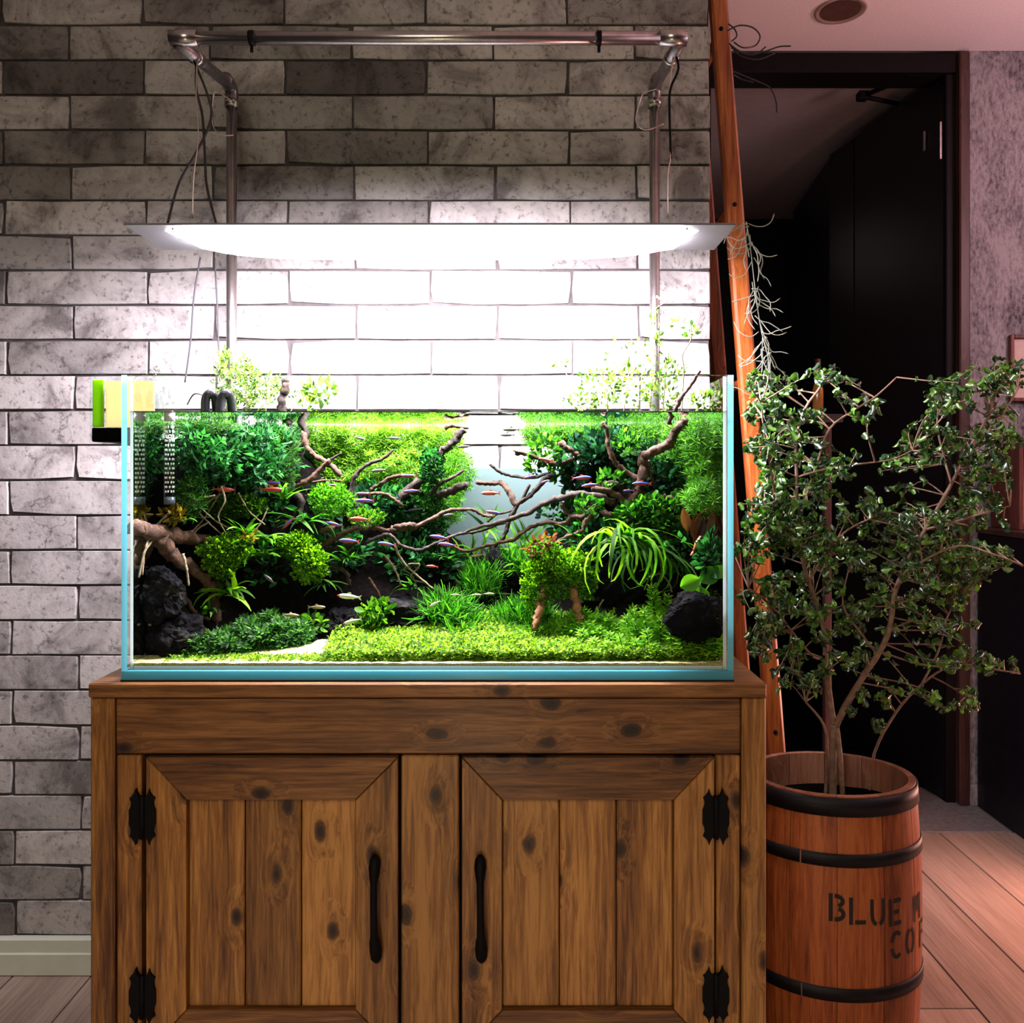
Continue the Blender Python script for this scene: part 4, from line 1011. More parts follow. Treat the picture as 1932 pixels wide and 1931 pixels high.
limb(dl_, 'trunk', [(248, 992, 1.30), (285, 1005, 1.32), (330, 1012, 1.36), (385, 1022, 1.40), (430, 1030, 1.42)], 14, 10, 'drift_tan')
limb(dl_, 'root', [(300, 1015, 1.33), (325, 1050, 1.35), (365, 1075, 1.37), (398, 1105, 1.385), (406, 1140, 1.385), (407, 1190, 1.38)], 13, 7.5, 'drift_tan')
limb(dl_, 'root', [(418, 1070, 1.39), (411, 1100, 1.39), (406, 1125, 1.385)], 6, 8, 'drift_tan')
limb(dl_, 'root', [(300, 1088, 1.345), (318, 1105, 1.35), (340, 1110, 1.355), (352, 1135, 1.36), (372, 1160, 1.36), (395, 1170, 1.36)], 6, 3.5, 'drift_tan')
limb(dl_, 'root', [(352, 1137, 1.355), (325, 1152, 1.34), (296, 1163, 1.33), (282, 1180, 1.325)], 3.4, 2.2, 'root')
limb(dl_, 'root', [(345, 1045, 1.33), (352, 1075, 1.33), (356, 1105, 1.33)], 2.6, 1.8, 'root')
limb(dl_, 'root', [(288, 1018, 1.31), (272, 1045, 1.30), (262, 1090, 1.30)], 2.4, 1.6, 'root')
limb(dl_, 'root', [(322, 965, 1.35), (298, 990, 1.33), (276, 1030, 1.30), (268, 1085, 1.30)], 2.2, 1.4, 'root')
for pts in ([(362, 905, 1.40), (383, 930, 1.40), (368, 955, 1.39), (392, 985, 1.39), (420, 1010, 1.39)], [(415, 930, 1.41), (400, 955, 1.40), (380, 985, 1.39), (355, 1010, 1.38)],
            [(430, 925, 1.42), (395, 945, 1.40), (365, 952, 1.39), (352, 975, 1.37)], [(445, 905, 1.42), (440, 940, 1.42), (425, 965, 1.41)], [(395, 985, 1.38), (372, 1000, 1.38), (360, 1025, 1.38)],
            [(418, 918, 1.39), (424, 945, 1.38), (412, 975, 1.38), (425, 1005, 1.375)], [(372, 900, 1.37), (360, 930, 1.37), (345, 950, 1.36), (340, 985, 1.35)], [(405, 935, 1.37), (372, 945, 1.365), (350, 965, 1.36)],
            [(352, 930, 1.36), (380, 960, 1.37), (410, 985, 1.38), (440, 1000, 1.38)], [(450, 930, 1.40), (470, 965, 1.40), (500, 990, 1.40)], [(505, 960, 1.42), (490, 990, 1.41), (470, 1010, 1.40)]):
    limb(dl_, 'root', pts, 1.7, 1.1, 'root')
dm = thing('branching_driftwood', 'dark branching driftwood spreading from the left bank towards the middle', 'driftwood', T(550, 1050, 1.5))
for pts, r0, r1, mt in (
    ([(562, 782, 1.52), (574, 815, 1.52), (566, 850, 1.52), (551, 880, 1.52), (550, 915, 1.51), (566, 950, 1.50), (560, 990, 1.50), (575, 1040, 1.50)], 7.5, 8, 'drift'),
    ([(572, 815, 1.515), (580, 845, 1.51), (598, 862, 1.51), (625, 880, 1.50), (645, 897, 1.50)], 6, 5, 'drift_tan'),
    ([(622, 868, 1.48), (598, 893, 1.48), (568, 915, 1.48), (545, 935, 1.49), (528, 965, 1.49), (522, 1010, 1.49)], 5, 6.5, 'drift_tan'),
    ([(645, 855, 1.48), (622, 870, 1.48)], 2, 3, 'drift'),
    ([(642, 908, 1.49), (605, 908, 1.49), (570, 912, 1.49)], 2.4, 2.6, 'drift_tan'),
    ([(742, 849, 1.50), (722, 866, 1.50), (692, 877, 1.50), (671, 898, 1.50), (664, 930, 1.50), (672, 960, 1.50)], 2.4, 6, 'drift'),
    ([(876, 812, 1.52), (858, 832, 1.52), (836, 850, 1.52), (815, 872, 1.52), (800, 900, 1.53), (765, 930, 1.53), (740, 955, 1.53)], 8, 9, 'drift'),
    ([(775, 898, 1.51), (742, 900, 1.51), (715, 915, 1.51), (700, 925, 1.51)], 4, 4, 'drift_tan'),
    ([(875, 888, 1.50), (850, 903, 1.50), (828, 915, 1.51), (815, 935, 1.52)], 3, 5, 'drift'),
    ([(880, 914, 1.51), (852, 926, 1.51), (828, 934, 1.52)], 7, 8, 'drift'),
    ([(690, 932, 1.49), (725, 932, 1.49), (745, 945, 1.49), (760, 955, 1.50)], 3, 4, 'drift_tan'),
    ([(600, 1038, 1.45), (630, 1017, 1.45), (660, 1002, 1.45), (700, 996, 1.45), (735, 1002, 1.45), (775, 997, 1.45), (815, 980, 1.45), (845, 964, 1.46), (890, 962, 1.47), (910, 972, 1.48), (930, 975, 1.48)], 5.5, 2.6, 'drift_tan'),
    ([(690, 1025, 1.46), (720, 1012, 1.46), (735, 1010, 1.46), (757, 1030, 1.46), (790, 1038, 1.47), (825, 1025, 1.47), (858, 1010, 1.48), (900, 1003, 1.48), (955, 985, 1.48)], 4, 2.4, 'drift'),
    ([(680, 1015, 1.45), (660, 1030, 1.45), (610, 1040, 1.46), (590, 1070, 1.47), (570, 1100, 1.47)], 4, 5, 'drift'),
    ([(745, 1030, 1.45), (760, 1060, 1.45), (785, 1085, 1.45), (818, 1112, 1.45)], 2.4, 1.8, 'root'),
    ([(725, 1048, 1.45), (745, 1075, 1.45), (757, 1105, 1.45)], 2.4, 1.8, 'root'),
    ([(770, 1065, 1.45), (792, 1066, 1.45), (775, 1090, 1.45), (800, 1100, 1.45)], 1.6, 1.2, 'root'),
    ([(620, 1068, 1.45), (650, 1078, 1.45), (660, 1105, 1.46)], 4.5, 4, 'drift'),
    ([(695, 1090, 1.46), (708, 1110, 1.46), (722, 1135, 1.46)], 3, 2.4, 'drift_tan'),
    ([(676, 1182, 1.40), (674, 1205, 1.40), (684, 1222, 1.39), (705, 1230, 1.39)], 4.5, 2.4, 'drift_tan')):
    limb(dm, 'branch', pts, r0, r1, mt)
limb(dm, 'stub', [(540, 716, 1.53), (537, 740, 1.53), (531, 772, 1.53), (545, 800, 1.53)], 8, 9, 'drift')
limb(dm, 'stub', [(840, 806, 1.52), (858, 804, 1.52), (884, 808, 1.52)], 5, 2.4, 'drift_tan')
limb(dm, 'stub', [(740, 1000, 1.445), (760, 993, 1.445), (782, 992, 1.445)], 8, 5, 'drift_tan')
limb(dm, 'stub', [(605, 1005, 1.445), (625, 997, 1.445), (645, 993, 1.445)], 5, 4, 'drift_tan')
dr = thing('forked_driftwood', 'forked driftwood reaching up and left from the right bank', 'driftwood', T(1200, 960, 1.42))
for pts, r0, r1, mt in (
    ([(1291, 795, 1.38), (1275, 815, 1.38), (1262, 837, 1.38), (1240, 850, 1.39), (1214, 864, 1.40), (1214, 895, 1.40), (1208, 920, 1.41), (1190, 950, 1.42), (1170, 985, 1.43)], 7.5, 10, 'drift_tan'),
    ([(1137, 797, 1.42), (1146, 815, 1.42), (1147, 840, 1.42), (1157, 868, 1.42), (1175, 885, 1.42), (1205, 905, 1.41)], 4, 5.5, 'drift_tan'),
    ([(1224, 870, 1.41), (1228, 895, 1.41), (1236, 925, 1.42)], 3, 2.4, 'drift_tan'),
    ([(1115, 922, 1.42), (1145, 926, 1.42), (1170, 940, 1.42), (1185, 955, 1.42)], 5, 7, 'drift_tan'),
    ([(1140, 914, 1.43), (1165, 915, 1.43), (1185, 935, 1.43), (1200, 960, 1.43)], 6, 8, 'drift'),
    ([(872, 1008, 1.47), (900, 996, 1.47), (945, 985, 1.46), (985, 972, 1.45), (1030, 950, 1.44), (1065, 937, 1.43), (1110, 935, 1.43), (1160, 950, 1.43)], 2.6, 8, 'drift'),
    ([(924, 876, 1.50), (942, 890, 1.50), (960, 897, 1.50), (1000, 902, 1.49), (1040, 892, 1.48)], 3, 3, 'drift'),
    ([(1045, 893, 1.48), (1028, 905, 1.48), (1005, 930, 1.48), (975, 955, 1.48), (960, 985, 1.48), (952, 1010, 1.48), (932, 1032, 1.48)], 5.5, 3.5, 'drift'),
    ([(898, 910, 1.50), (925, 913, 1.50), (948, 912, 1.50), (960, 930, 1.49), (975, 955, 1.48)], 4, 6, 'drift_tan'),
    ([(840, 1024, 1.47), (880, 1040, 1.47), (925, 1028, 1.47), (965, 1020, 1.46), (985, 1005, 1.45), (1010, 992, 1.45), (1035, 985, 1.44), (1062, 990, 1.44), (1090, 972, 1.43), (1125, 962, 1.42)], 2.6, 5, 'drift_tan'),
    ([(1058, 950, 1.43), (1072, 970, 1.43), (1100, 975, 1.42), (1118, 962, 1.42), (1150, 972, 1.41), (1175, 985, 1.41)], 4, 6, 'drift_tan'),
    ([(1045, 1040, 1.41), (1055, 1020, 1.41), (1085, 1008, 1.41), (1100, 1000, 1.41), (1105, 985, 1.41), (1122, 965, 1.41)], 2.6, 5, 'drift_tan'),
    ([(1175, 985, 1.41), (1200, 990, 1.40), (1215, 1010, 1.39), (1222, 1035, 1.38)], 6, 3, 'drift_tan'),
    ([(1000, 915, 1.48), (972, 960, 1.48), (940, 970, 1.48), (920, 985, 1.48)], 3, 2, 'drift'),
    ([(968, 850, 1.50), (1005, 860, 1.49), (1035, 873, 1.48), (1062, 872, 1.47), (1095, 862, 1.46)], 2, 4, 'drift_tan'),
    ([(1058, 838, 1.46), (1075, 848, 1.46), (1092, 862, 1.46)], 6, 5, 'drift_tan'),
    ([(972, 856, 1.50), (990, 858, 1.50), (1015, 866, 1.49)], 4, 2, 'drift'),
    ([(1008, 1186, 1.345), (1016, 1155, 1.352), (1024, 1125, 1.37), (1030, 1080, 1.39)], 7, 8, 'trunk_tan'),
    ([(1098, 1184, 1.355), (1090, 1150, 1.362), (1082, 1110, 1.385)], 7, 8, 'trunk_tan'),
    ([(1240, 942, 1.38), (1262, 942, 1.37), (1280, 952, 1.37)], 7, 5, 'drift_tan'),
    ([(1236, 1018, 1.36), (1258, 1020, 1.36), (1276, 1026, 1.36)], 8, 5, 'drift_tan'),
    ([(1127, 1145, 1.39), (1122, 1160, 1.39), (1138, 1132, 1.39)], 2, 1.4, 'root'),
    ([(1225, 1090, 1.36), (1245, 1083, 1.36), (1262, 1100, 1.36), (1268, 1118, 1.36)], 1.8, 1.2, 'root')):
    limb(dr, 'branch', pts, r0, r1, mt)
limb(dr, 'stub', [(1238, 560, 1.52), (1258, 570, 1.52), (1250, 552, 1.52)], 2.5, 2, 'root')
limb(dr, 'branch', [(1320, 700, 1.36), (1305, 725, 1.36), (1290, 745, 1.36), (1278, 765, 1.37), (1262, 800, 1.38)], 2.5, 4, 'drift_tan')

# ---- leaf shapes
LEAF = ([(0, 0, 0), (.26, .35, .07), (.2, .7, .05), (0, 1, -.04), (-.2, .7, .05), (-.26, .35, .07)], [(0, 1, 2, 3), (0, 3, 4, 5)])
OVAL = ([(0, 0, 0), (.30, .25, .05), (.38, .5, .06), (.28, .8, .03), (0, 1, -.06), (-.28, .8, .03), (-.38, .5, .06), (-.30, .25, .05)], [(0, 1, 2, 3, 4), (0, 4, 5, 6, 7)])
NEEDLE = ([(-.07, 0, 0), (.07, 0, 0), (.06, .6, .05), (0, 1, .14), (-.06, .6, .05)], [(0, 1, 2, 3, 4)])
def frond():
    v, f = [], []
    def q(a, d, L_, w_):
        n_ = (-d[1], d[0]); b = len(v)
        v.extend([(a[0], a[1], .0), (a[0] + d[0] * L_ * .5 + n_[0] * w_, a[1] + d[1] * L_ * .5 + n_[1] * w_, .03), (a[0] + d[0] * L_, a[1] + d[1] * L_, -.05), (a[0] + d[0] * L_ * .5 - n_[0] * w_, a[1] + d[1] * L_ * .5 - n_[1] * w_, .03)])
        f.append((b, b + 1, b + 2, b + 3))
    for i, y in enumerate((.18, .36, .54, .70)):
        L_ = (.30, .36, .32, .24)[i]
        for s_ in (-1, 1): q((0, y), (s_ * .80, .60), L_, .055)
    q((0, .74), (0, 1), .28, .06)
    b = len(v); v.extend([(-.014, 0, 0), (.014, 0, 0), (.008, .78, 0), (-.008, .78, 0)]); f.append((b, b + 1, b + 2, b + 3)); return v, f
FROND = frond()
def whorl(n, w_, up):
    v, f = [], []
    for i in range(n):
        a = 2 * PI * i / n + .3; c_, s_ = math.cos(a), math.sin(a); b = len(v)
        v.extend([(0, 0, 0), (c_ * .5 - s_ * w_, up * .5 + .02, s_ * .5 + c_ * w_), (c_ * .95, up, s_ * .95), (c_ * .5 + s_ * w_, up * .5 + .02, s_ * .5 - c_ * w_)]); f.append((b, b + 1, b + 2, b + 3))
    return v, f
WHORL = whorl(6, .17, .40); FINE = whorl(6, .07, .5); FAT = whorl(4, .24, .30)
def blade_t(bend, w_=.07, seg=5):
    v, f = [], []; p = np.array([0., 0.]); a = 0.
    for i in range(seg + 1):
        wi = w_ * (1 - (i / seg) ** 2.2) + .008
        v.extend([(-wi, p[0], p[1]), (wi, p[0], p[1])]); p = p + np.array([math.cos(a), -math.sin(a)]) / seg; a += bend / seg
    for i in range(seg): f.append((2 * i, 2 * i + 1, 2 * i + 3, 2 * i + 2))
    return v, f

G_ = {}
G_['fern'] = leaf_mat('deep_green_leaf', (.004, .04, .012), (.04, .22, .05), 0.47, .008, .6, .25)
G_['mid'] = leaf_mat('mid_green_leaf', (.008, .06, .005), (.085, .29, .02), 0.52, .008, .6, .25)
G_['bright'] = leaf_mat('bright_green_leaf', (.025, .14, .004), (.15, .44, .018), 0.5700000000000001, .008, .6, .25)
G_['lime'] = leaf_mat('lime_green_leaf', (.055, .20, .004), (.30, .60, .015), 0.6, .008, .6, .25)
G_['moss'] = leaf_mat('moss_green_leaf', (.02, .09, .004), (.14, .36, .018), 0.54, .008, .6, .25)
G_['carpet'] = leaf_mat('carpet_green_leaf', (.07, .20, .002), (.40, .64, .010), 0.5700000000000001, .008, .6, .25)
G_['blue'] = leaf_mat('bluish_green_leaf', (0.0038, 0.0228, 0.0133), (0.0248, 0.124, 0.062), 0.42, .008, .6, .25)
G_['hair'] = leaf_mat('hair_grass_blade', (.015, .11, .006), (.10, .38, .02), 0.52, .008, .6, .25)
G_['red'] = leaf_mat('reddish_leaf', (0.076, 0.0152, 0.0057), (0.2852, 0.1054, 0.031), 0.52, .008, .6, .25)
G_['yellow'] = leaf_mat('yellow_leaf', (0.152, 0.0988, 0.0038), (0.3844, 0.2852, 0.0248), 0.52, .008, .6, .25)
G_['pale'] = leaf_mat('pale_emersed_leaf', (0.038, 0.1064, 0.0114), (0.248, 0.3596, 0.0868), 0.6, .008, .6, .25)
G_['dead'] = leaf_mat('dry_brown_leaf', (0.0532, 0.0171, 0.0046), (0.2108, 0.093, 0.031), 0.52, .008, .6, .25)

def cloud(ells, mode='out', under=True):
    """leaf places and directions filling ellipsoids given as (px, py, rx, ry, depth, half depth, count)"""
    Ps, Ds = [], []
    for px, py, rx_, ry_, D, dd, n in ells:
        D = fitD(px, D) if under else D; c_ = np.array(P(px, py, D)); k = D / F
        u = RNG.normal(size=(n, 3)); u /= np.linalg.norm(u, axis=1, keepdims=True)
        r = RNG.uniform(.25, 1, n) ** .45
        r *= 1 + .18 * np.sin(u[:, 0] * 7 + px) * np.cos(u[:, 2] * 6 + py)
        p = c_ + u * r[:, None] * np.array([rx_ * k, dd, ry_ * k])
        if mode == 'out': d = u * .8 + np.array([0, -.45, .45]) + RNG.normal(size=(n, 3)) * .45
        elif mode == 'up': d = np.array([0, -.55, 1.]) + RNG.normal(size=(n, 3)) * .38 + u * .25
        elif mode == 'down': d = np.array([0, -.3, -.8]) + RNG.normal(size=(n, 3)) * .45 + u * .3
        else: d = RNG.normal(size=(n, 3))
        Ps.append(p); Ds.append(d)
    p, d = np.concatenate(Ps), np.concatenate(Ds)
    if under: k_ = inside(p); p, d = p[k_], d[k_]
    return p, d
def plant(name, label, cat, tmpl, mat, size, ells, mode='out', under=True, kind=None, group=None, parent=None, roll=None):
    p, d = cloud(ells, mode, under); n = len(p)
    sz = RNG.uniform(size[0], size[1], n) * 1.45 / F
    if under:                                          # keep tips below the surface and off the panes
        sz = np.minimum(sz, np.maximum(.001, (WZ - p[:, 2]) * 1.1)); sz = np.minimum(sz, np.maximum(.002, np.minimum(p[:, 0] - WX0, WX1 - p[:, 0]) * 1.3 + .003))
        sz = np.minimum(sz, np.maximum(.002, (p[:, 1] - WY0) * 1.2 + .002))
    org = p.mean(axis=0); org[2] = p[:, 2].min()
    if parent is not None: org = np.array(wloc(parent))
    me = scatter_mesh(name, tmpl[0], tmpl[1], p, frames(d, roll, sz), mat, org)
    o = link(name, me, parent)
    if parent is None: o.location = org
    if label: tag(o, label, cat, group, kind)
    elif kind: o['kind'] = kind
    return o

# ---- background and bank plants
plant('feathery_plant', 'tall yellow green feathery stems behind the left driftwood up to the water surface', 'plant', FINE, G_['lime'], (9, 16),
      [(600, 830, 50, 55, 1.60, .045, 1500), (680, 830, 70, 60, 1.61, .045, 2400), (770, 835, 70, 60, 1.62, .04, 2400), (830, 845, 50, 62, 1.62, .04, 1300), (730, 885, 120, 45, 1.60, .05, 2300), (835, 925, 40, 45, 1.60, .04, 700), (620, 900, 50, 50, 1.6, .04, 1000)], 'up')
plant('feathery_plant', 'loose pale green moss hanging in the middle behind the branches', 'plant', FINE, G_['bright'], (8, 14),
      [(828, 955, 48, 40, 1.56, .04, 800), (858, 895, 36, 44, 1.58, .03, 450)], 'rand')
plant('water_fern', 'dark green lacy fern filling the upper left of the aquarium', 'plant', FROND, G_['fern'], (44, 72),
      [(430, 845, 62, 50, 1.46, .03, 70), (500, 845, 50, 60, 1.50, .04, 80), (372, 850, 26, 44, 1.39, .02, 34), (450, 808, 90, 22, 1.47, .04, 60), (412, 872, 30, 22, 1.42, .015, 30), (486, 885, 28, 22, 1.44, .015, 28), (440, 900, 40, 20, 1.46, .02, 24)], 'out')
G_['stem'] = leaf_mat('stem_plant_leaf', (.12, .40, .010), (.44, .84, .05), .6, .008, .6, .5)
G_['teal'] = leaf_mat('bluish_lacy_leaf', (.010, .07, .025), (.10, .40, .16), .45, .01, .6, .4)
plant('water_fern', 'paler bluish green lacy fern fronds hanging in front of the dark fern', 'plant', FROND, G_['teal'], (34, 54),
      [(410, 872, 30, 24, 1.405, .012, 30), (490, 885, 28, 22, 1.435, .012, 30), (440, 812, 26, 14, 1.43, .012, 16), (520, 835, 20, 22, 1.46, .012, 16), (375, 820, 22, 16, 1.375, .01, 12), (470, 850, 26, 16, 1.44, .01, 14)], 'out')
plant('fine_stem_plant', 'yellowish fine stems at the upper left between strainer pipe and dark fern', 'plant', FINE, G_['mid'], (10, 18),
      [(380, 800, 60, 22, 1.40, .04, 500), (365, 940, 26, 40, 1.37, .02, 160), (536, 870, 24, 60, 1.47, .03, 420), (540, 820, 40, 35, 1.55, .03, 400)], 'up')
plant('feathery_plant', 'green feathery stems along the back right up to the water surface', 'plant', FINE, G_['bright'], (10, 18),
      [(1030, 815, 45, 35, 1.58, .04, 800), (1100, 815, 60, 36, 1.58, .04, 1300), (1170, 820, 60, 40, 1.56, .045, 1200), (1230, 830, 50, 50, 1.52, .05, 1000), (1290, 850, 50, 70, 1.44, .06, 1300), (1330, 850, 40, 75, 1.36, .05, 1300), (1330, 940, 40, 40, 1.33, .04, 500)], 'up')
plant('broad_leaf_bush', 'dark bluish green bush behind the right forked driftwood', 'plant', LEAF, G_['blue'], (16, 26),
      [(1110, 870, 55, 45, 1.50, .04, 420), (1170, 880, 60, 60, 1.50, .04, 480), (1230, 900, 50, 60, 1.46, .04, 380), (1085, 905, 20, 26, 1.50, .02, 100), (1285, 910, 50, 40, 1.42, .03, 260), (1150, 850, 50, 40, 1.48, .03, 260)], 'out')
plant('small_leaf_plant', 'small leaved green plant left of the red fish at the upper right', 'plant', LEAF, G_['mid'], (11, 18),
      [(1030, 848, 32, 30, 1.50, .03, 200), (1008, 880, 14, 20, 1.50, .012, 50), (1050, 890, 16, 16, 1.49, .012, 60), (1180, 838, 22, 22, 1.42, .02, 90), (1150, 905, 26, 14, 1.43, .02, 90)], 'out')
plant('trailing_plant', 'round leaved green plant trailing below the fork of the right driftwood', 'plant', OVAL, G_['mid'], (9, 14),
      [(1215, 965, 30, 26, 1.38, .02, 260), (1240, 980, 22, 45, 1.37, .02, 260), (1185, 975, 22, 20, 1.39, .015, 140), (1265, 965, 30, 30, 1.37, .02, 180), (1110, 955, 24, 16, 1.40, .015, 110), (1262, 1000, 26, 26, 1.36, .015, 160)], 'out')
plant('fern_bank', 'green grassy leaves behind the branches in the middle gap', 'plant', blade_t(1.0, .055), G_['bright'], (34, 60),
      [(920, 990, 14, 16, 1.60, .015, 14), (990, 1030, 26, 18, 1.60, .02, 40), (900, 1048, 40, 12, 1.60, .02, 40), (1000, 1060, 34, 16, 1.58, .02, 60)], 'out')
plant('bank_leaves', 'dark mixed leaves covering the left bank among the driftwood', 'plant', LEAF, G_['fern'], (14, 24),
      [(600, 960, 60, 40, 1.54, .03, 300), (720, 950, 60, 40, 1.55, .03, 280), (780, 960, 40, 50, 1.56, .03, 240), (480, 960, 60, 30, 1.46, .03, 220), (640, 1040, 60, 40, 1.49, .03, 260), (760, 1050, 50, 40, 1.52, .03, 220), (820, 1070, 50, 30, 1.54, .03, 200), (500, 1060, 50, 40, 1.44, .03, 180)], 'out')
plant('bank_leaves', 'dark mixed leaves covering the right bank round the driftwood', 'plant', LEAF, G_['fern'], (13, 22),
      [(1100, 1000, 60, 30, 1.48, .03, 220), (1180, 1010, 50, 34, 1.43, .03, 260), (1290, 1040, 50, 40, 1.36, .03, 240), (1340, 1050, 24, 40, 1.29, .012, 120), (1060, 970, 40, 26, 1.50, .02, 120), (1110, 1050, 30, 40, 1.44, .02, 120)], 'out')
# ---- moss cushions
for ells, mt, sz, lb in (
    ([(425, 1040, 50, 30, 1.385, .022, 1805), (415, 1062, 32, 30, 1.375, .018, 855), (455, 1020, 24, 14, 1.39, .015, 380)], 'lime', (4.2, 7.2), 'bright moss cushion on the left stump'),
    ([(560, 1030, 38, 26, 1.43, .02, 1140), (585, 1065, 34, 38, 1.42, .02, 1425)], 'lime', (4.2, 7.2), 'bright moss drooping over the wood left of the middle'),
    ([(628, 945, 42, 34, 1.47, .03, 1520)], 'bright', (4.4, 7.6), 'round fuzzy moss ball under the left branches'),
    ([(450, 955, 55, 22, 1.42, .02, 1520), (520, 925, 24, 16, 1.46, .015, 418)], 'moss', (4.4, 7.6), 'olive moss pad above the left stump'),
    ([(692, 978, 34, 17, 1.45, .018, 684)], 'moss', (4.2, 7.2), 'small arched moss mound beside the orange fish'),
    ([(1060, 1068, 62, 34, 1.385, .028, 2090), (1015, 1105, 32, 50, 1.375, .02, 1710), (1100, 1095, 24, 40, 1.39, .02, 798), (1050, 1100, 34, 34, 1.385, .02, 760)], 'lime', (4.2, 7.2), 'big bright moss cap on the two tan trunks at the right'),
    ([(1030, 1045, 34, 24, 1.38, .02, 627)], 'moss', (4.2, 7.2), 'olive moss at the top left of the moss cap'),
    ([(820, 975, 24, 70, 1.535, .02, 950), (815, 880, 22, 34, 1.515, .02, 722)], 'fern', (5.5, 9), 'dark moss on the slanting dark branch in the middle')):
    plant('moss_clump', 'clump of ' + lb, 'moss', OVAL, G_[mt], sz, ells, 'out', True, None, 'moss clumps on the driftwood')
plant('red_plant', 'small reddish leaved plant on top of the moss cap at the right', 'plant', LEAF, G_['red'], (10, 17), [(1016, 1030, 24, 18, 1.37, .012, 46), (1035, 1018, 12, 10, 1.37, .008, 14)], 'out')
plant('yellow_plant', 'small yellow orange leaf tuft above the left stump', 'plant', LEAF, G_['yellow'], (10, 17), [(328, 972, 22, 13, 1.345, .010, 70), (470, 1012, 10, 8, 1.375, .006, 14)], 'out')

# ---- tufts of single blades: every blade is a part
def tuft(name, label, cx_, cy_, D, n, ln, bend, mat, spread, tilt=(0, 0, .6), w_=.055, cat='plant', group=None, seed=1):
    r = random.Random(seed); t_ = thing(name, label, cat, T(cx_, cy_, D), group)
    me = []
    for b_ in (.6, 1.0, 1.35):
        v, f = blade_t(bend * b_, w_, 7); mm = MB(); mm.add(v, f, 0, True); me.append(mm.mesh('leaf', mat))
    for i in range(n):
        d = np.array([[r.gauss(0, 1) * spread + tilt[0], r.gauss(0, .5) * spread - .25 + tilt[1], tilt[2] + r.uniform(-.2, .4)]])
        L_ = r.uniform(*ln) * 1.45 / F
        tip = np.array(wloc(t_)) + d[0] / np.linalg.norm(d) * L_
        if not (WX0 < tip[0] < WX1 and WY0 - .0 < tip[1]): L_ *= .55
        fr_ = frames(d, np.array([r.uniform(-.5, .5)]), np.array([L_]))[0]
        o = inst(me[i % 3], 'leaf', t_); o.matrix_local = Matrix.Translation((r.uniform(-.012, .012), r.uniform(-.006, .006), r.uniform(-.005, .005))) @ Matrix(fr_.tolist()).to_4x4()
    return t_
GR = 'leaf tufts on the driftwood'
tuft('narrow_leaf_fern', 'tuft of narrow bright leaves above the moss on the left stump', 465, 1012, 1.39, 14, (40, 66), .9, G_['bright'], .55, group=GR, seed=2)
tuft('narrow_leaf_fern', 'tuft of broad bright leaves right of the stump root', 432, 1120, 1.385, 20, (42, 78), 1.5, G_['lime'], .7, (0.1, -.1, .5), .085, group=GR, seed=3)
tuft('narrow_leaf_fern', 'tuft of short leaves near the foot of the stump', 395, 1155, 1.36, 9, (24, 44), 1.3, G_['mid'], .7, (0, -.1, .5), .10, group=GR, seed=4)
tuft('narrow_leaf_fern', 'tuft of long arching leaves at the dark branch left of the middle', 560, 985, 1.46, 14, (46, 82), 1.2, G_['mid'], .8, (.2, -.1, .4), group=GR, seed=5)
tuft('narrow_leaf_fern', 'leaf tuft low beside the drooping moss', 500, 1050, 1.42, 12, (44, 80), 1.3, G_['bright'], .8, (.3, -.1, .3), group=GR, seed=6)
tuft('narrow_leaf_fern', 'green leaf tuft right of the drooping moss', 655, 1055, 1.45, 16, (28, 56), .9, G_['hair'], .7, (.4, -.1, .3), .08, group=GR, seed=7)
tuft('narrow_leaf_fern', 'leaf tuft under the fork of the thin roots', 610, 1100, 1.44, 12, (28, 52), 1.1, G_['mid'], .8, (.2, -.2, .2), .08, group=GR, seed=8)
tuft('narrow_leaf_fern', 'dark leaf tuft behind the blue fish in the middle', 750, 965, 1.52, 14, (34, 62), .9, G_['blue'], .8, (0, -.1, .4), .10, group=GR, seed=9)
tuft('narrow_leaf_fern', 'green leaf tuft deep in the middle under the long branches', 850, 1060, 1.52, 16, (34, 60), 1.1, G_['mid'], .8, (0, -.1, .4), .07, group=GR, seed=10)
tuft('narrow_leaf_fern', 'arching leaf tuft at the grey rock right of the grass mound', 870, 1150, 1.46, 12, (36, 62), 1.7, G_['mid'], .8, (.3, -.2, .5), .06, group=GR, seed=11)
tuft('narrow_leaf_fern', 'leaf tuft above the blue fish under the dark fern', 530, 940, 1.44, 12, (36, 70), 1.1, G_['mid'], .8, (.2, -.1, .4), .05, group=GR, seed=21)
tuft('narrow_leaf_fern', 'leaf tuft at the left of the fuzzy moss ball', 585, 985, 1.45, 12, (36, 70), 1.2, G_['hair'], .8, (.1, -.2, .4), .05, group=GR, seed=22)
tuft('narrow_leaf_fern', 'leaf tuft between the two bright moss cushions', 505, 1020, 1.41, 14, (40, 76), 1.3, G_['bright'], .8, (.1, -.2, .4), .05, group=GR, seed=23)
tuft('narrow_leaf_fern', 'leaf tuft behind the yellow tuft at the left', 350, 985, 1.36, 9, (26, 46), 1.2, G_['hair'], .7, (.1, -.1, .5), .06, group=GR, seed=24)
tuft('narrow_leaf_fern', 'dark leaf tuft under the thin pale roots', 780, 1110, 1.48, 14, (34, 60), 1.2, G_['mid'], .8, (0, -.2, .4), .06, group=GR, seed=25)
tuft('narrow_leaf_fern', 'green leaf tuft at the bluish deep rock', 980, 1075, 1.52, 14, (34, 60), 1.2, G_['bright'], .8, (.1, -.2, .4), .06, group=GR, seed=26)
tuft('narrow_leaf_fern', 'leaf tuft under the crossing of the right branches', 1090, 1015, 1.41, 14, (30, 54), 1.2, G_['mid'], .8, (.1, -.2, .4), .07, group=GR, seed=27)
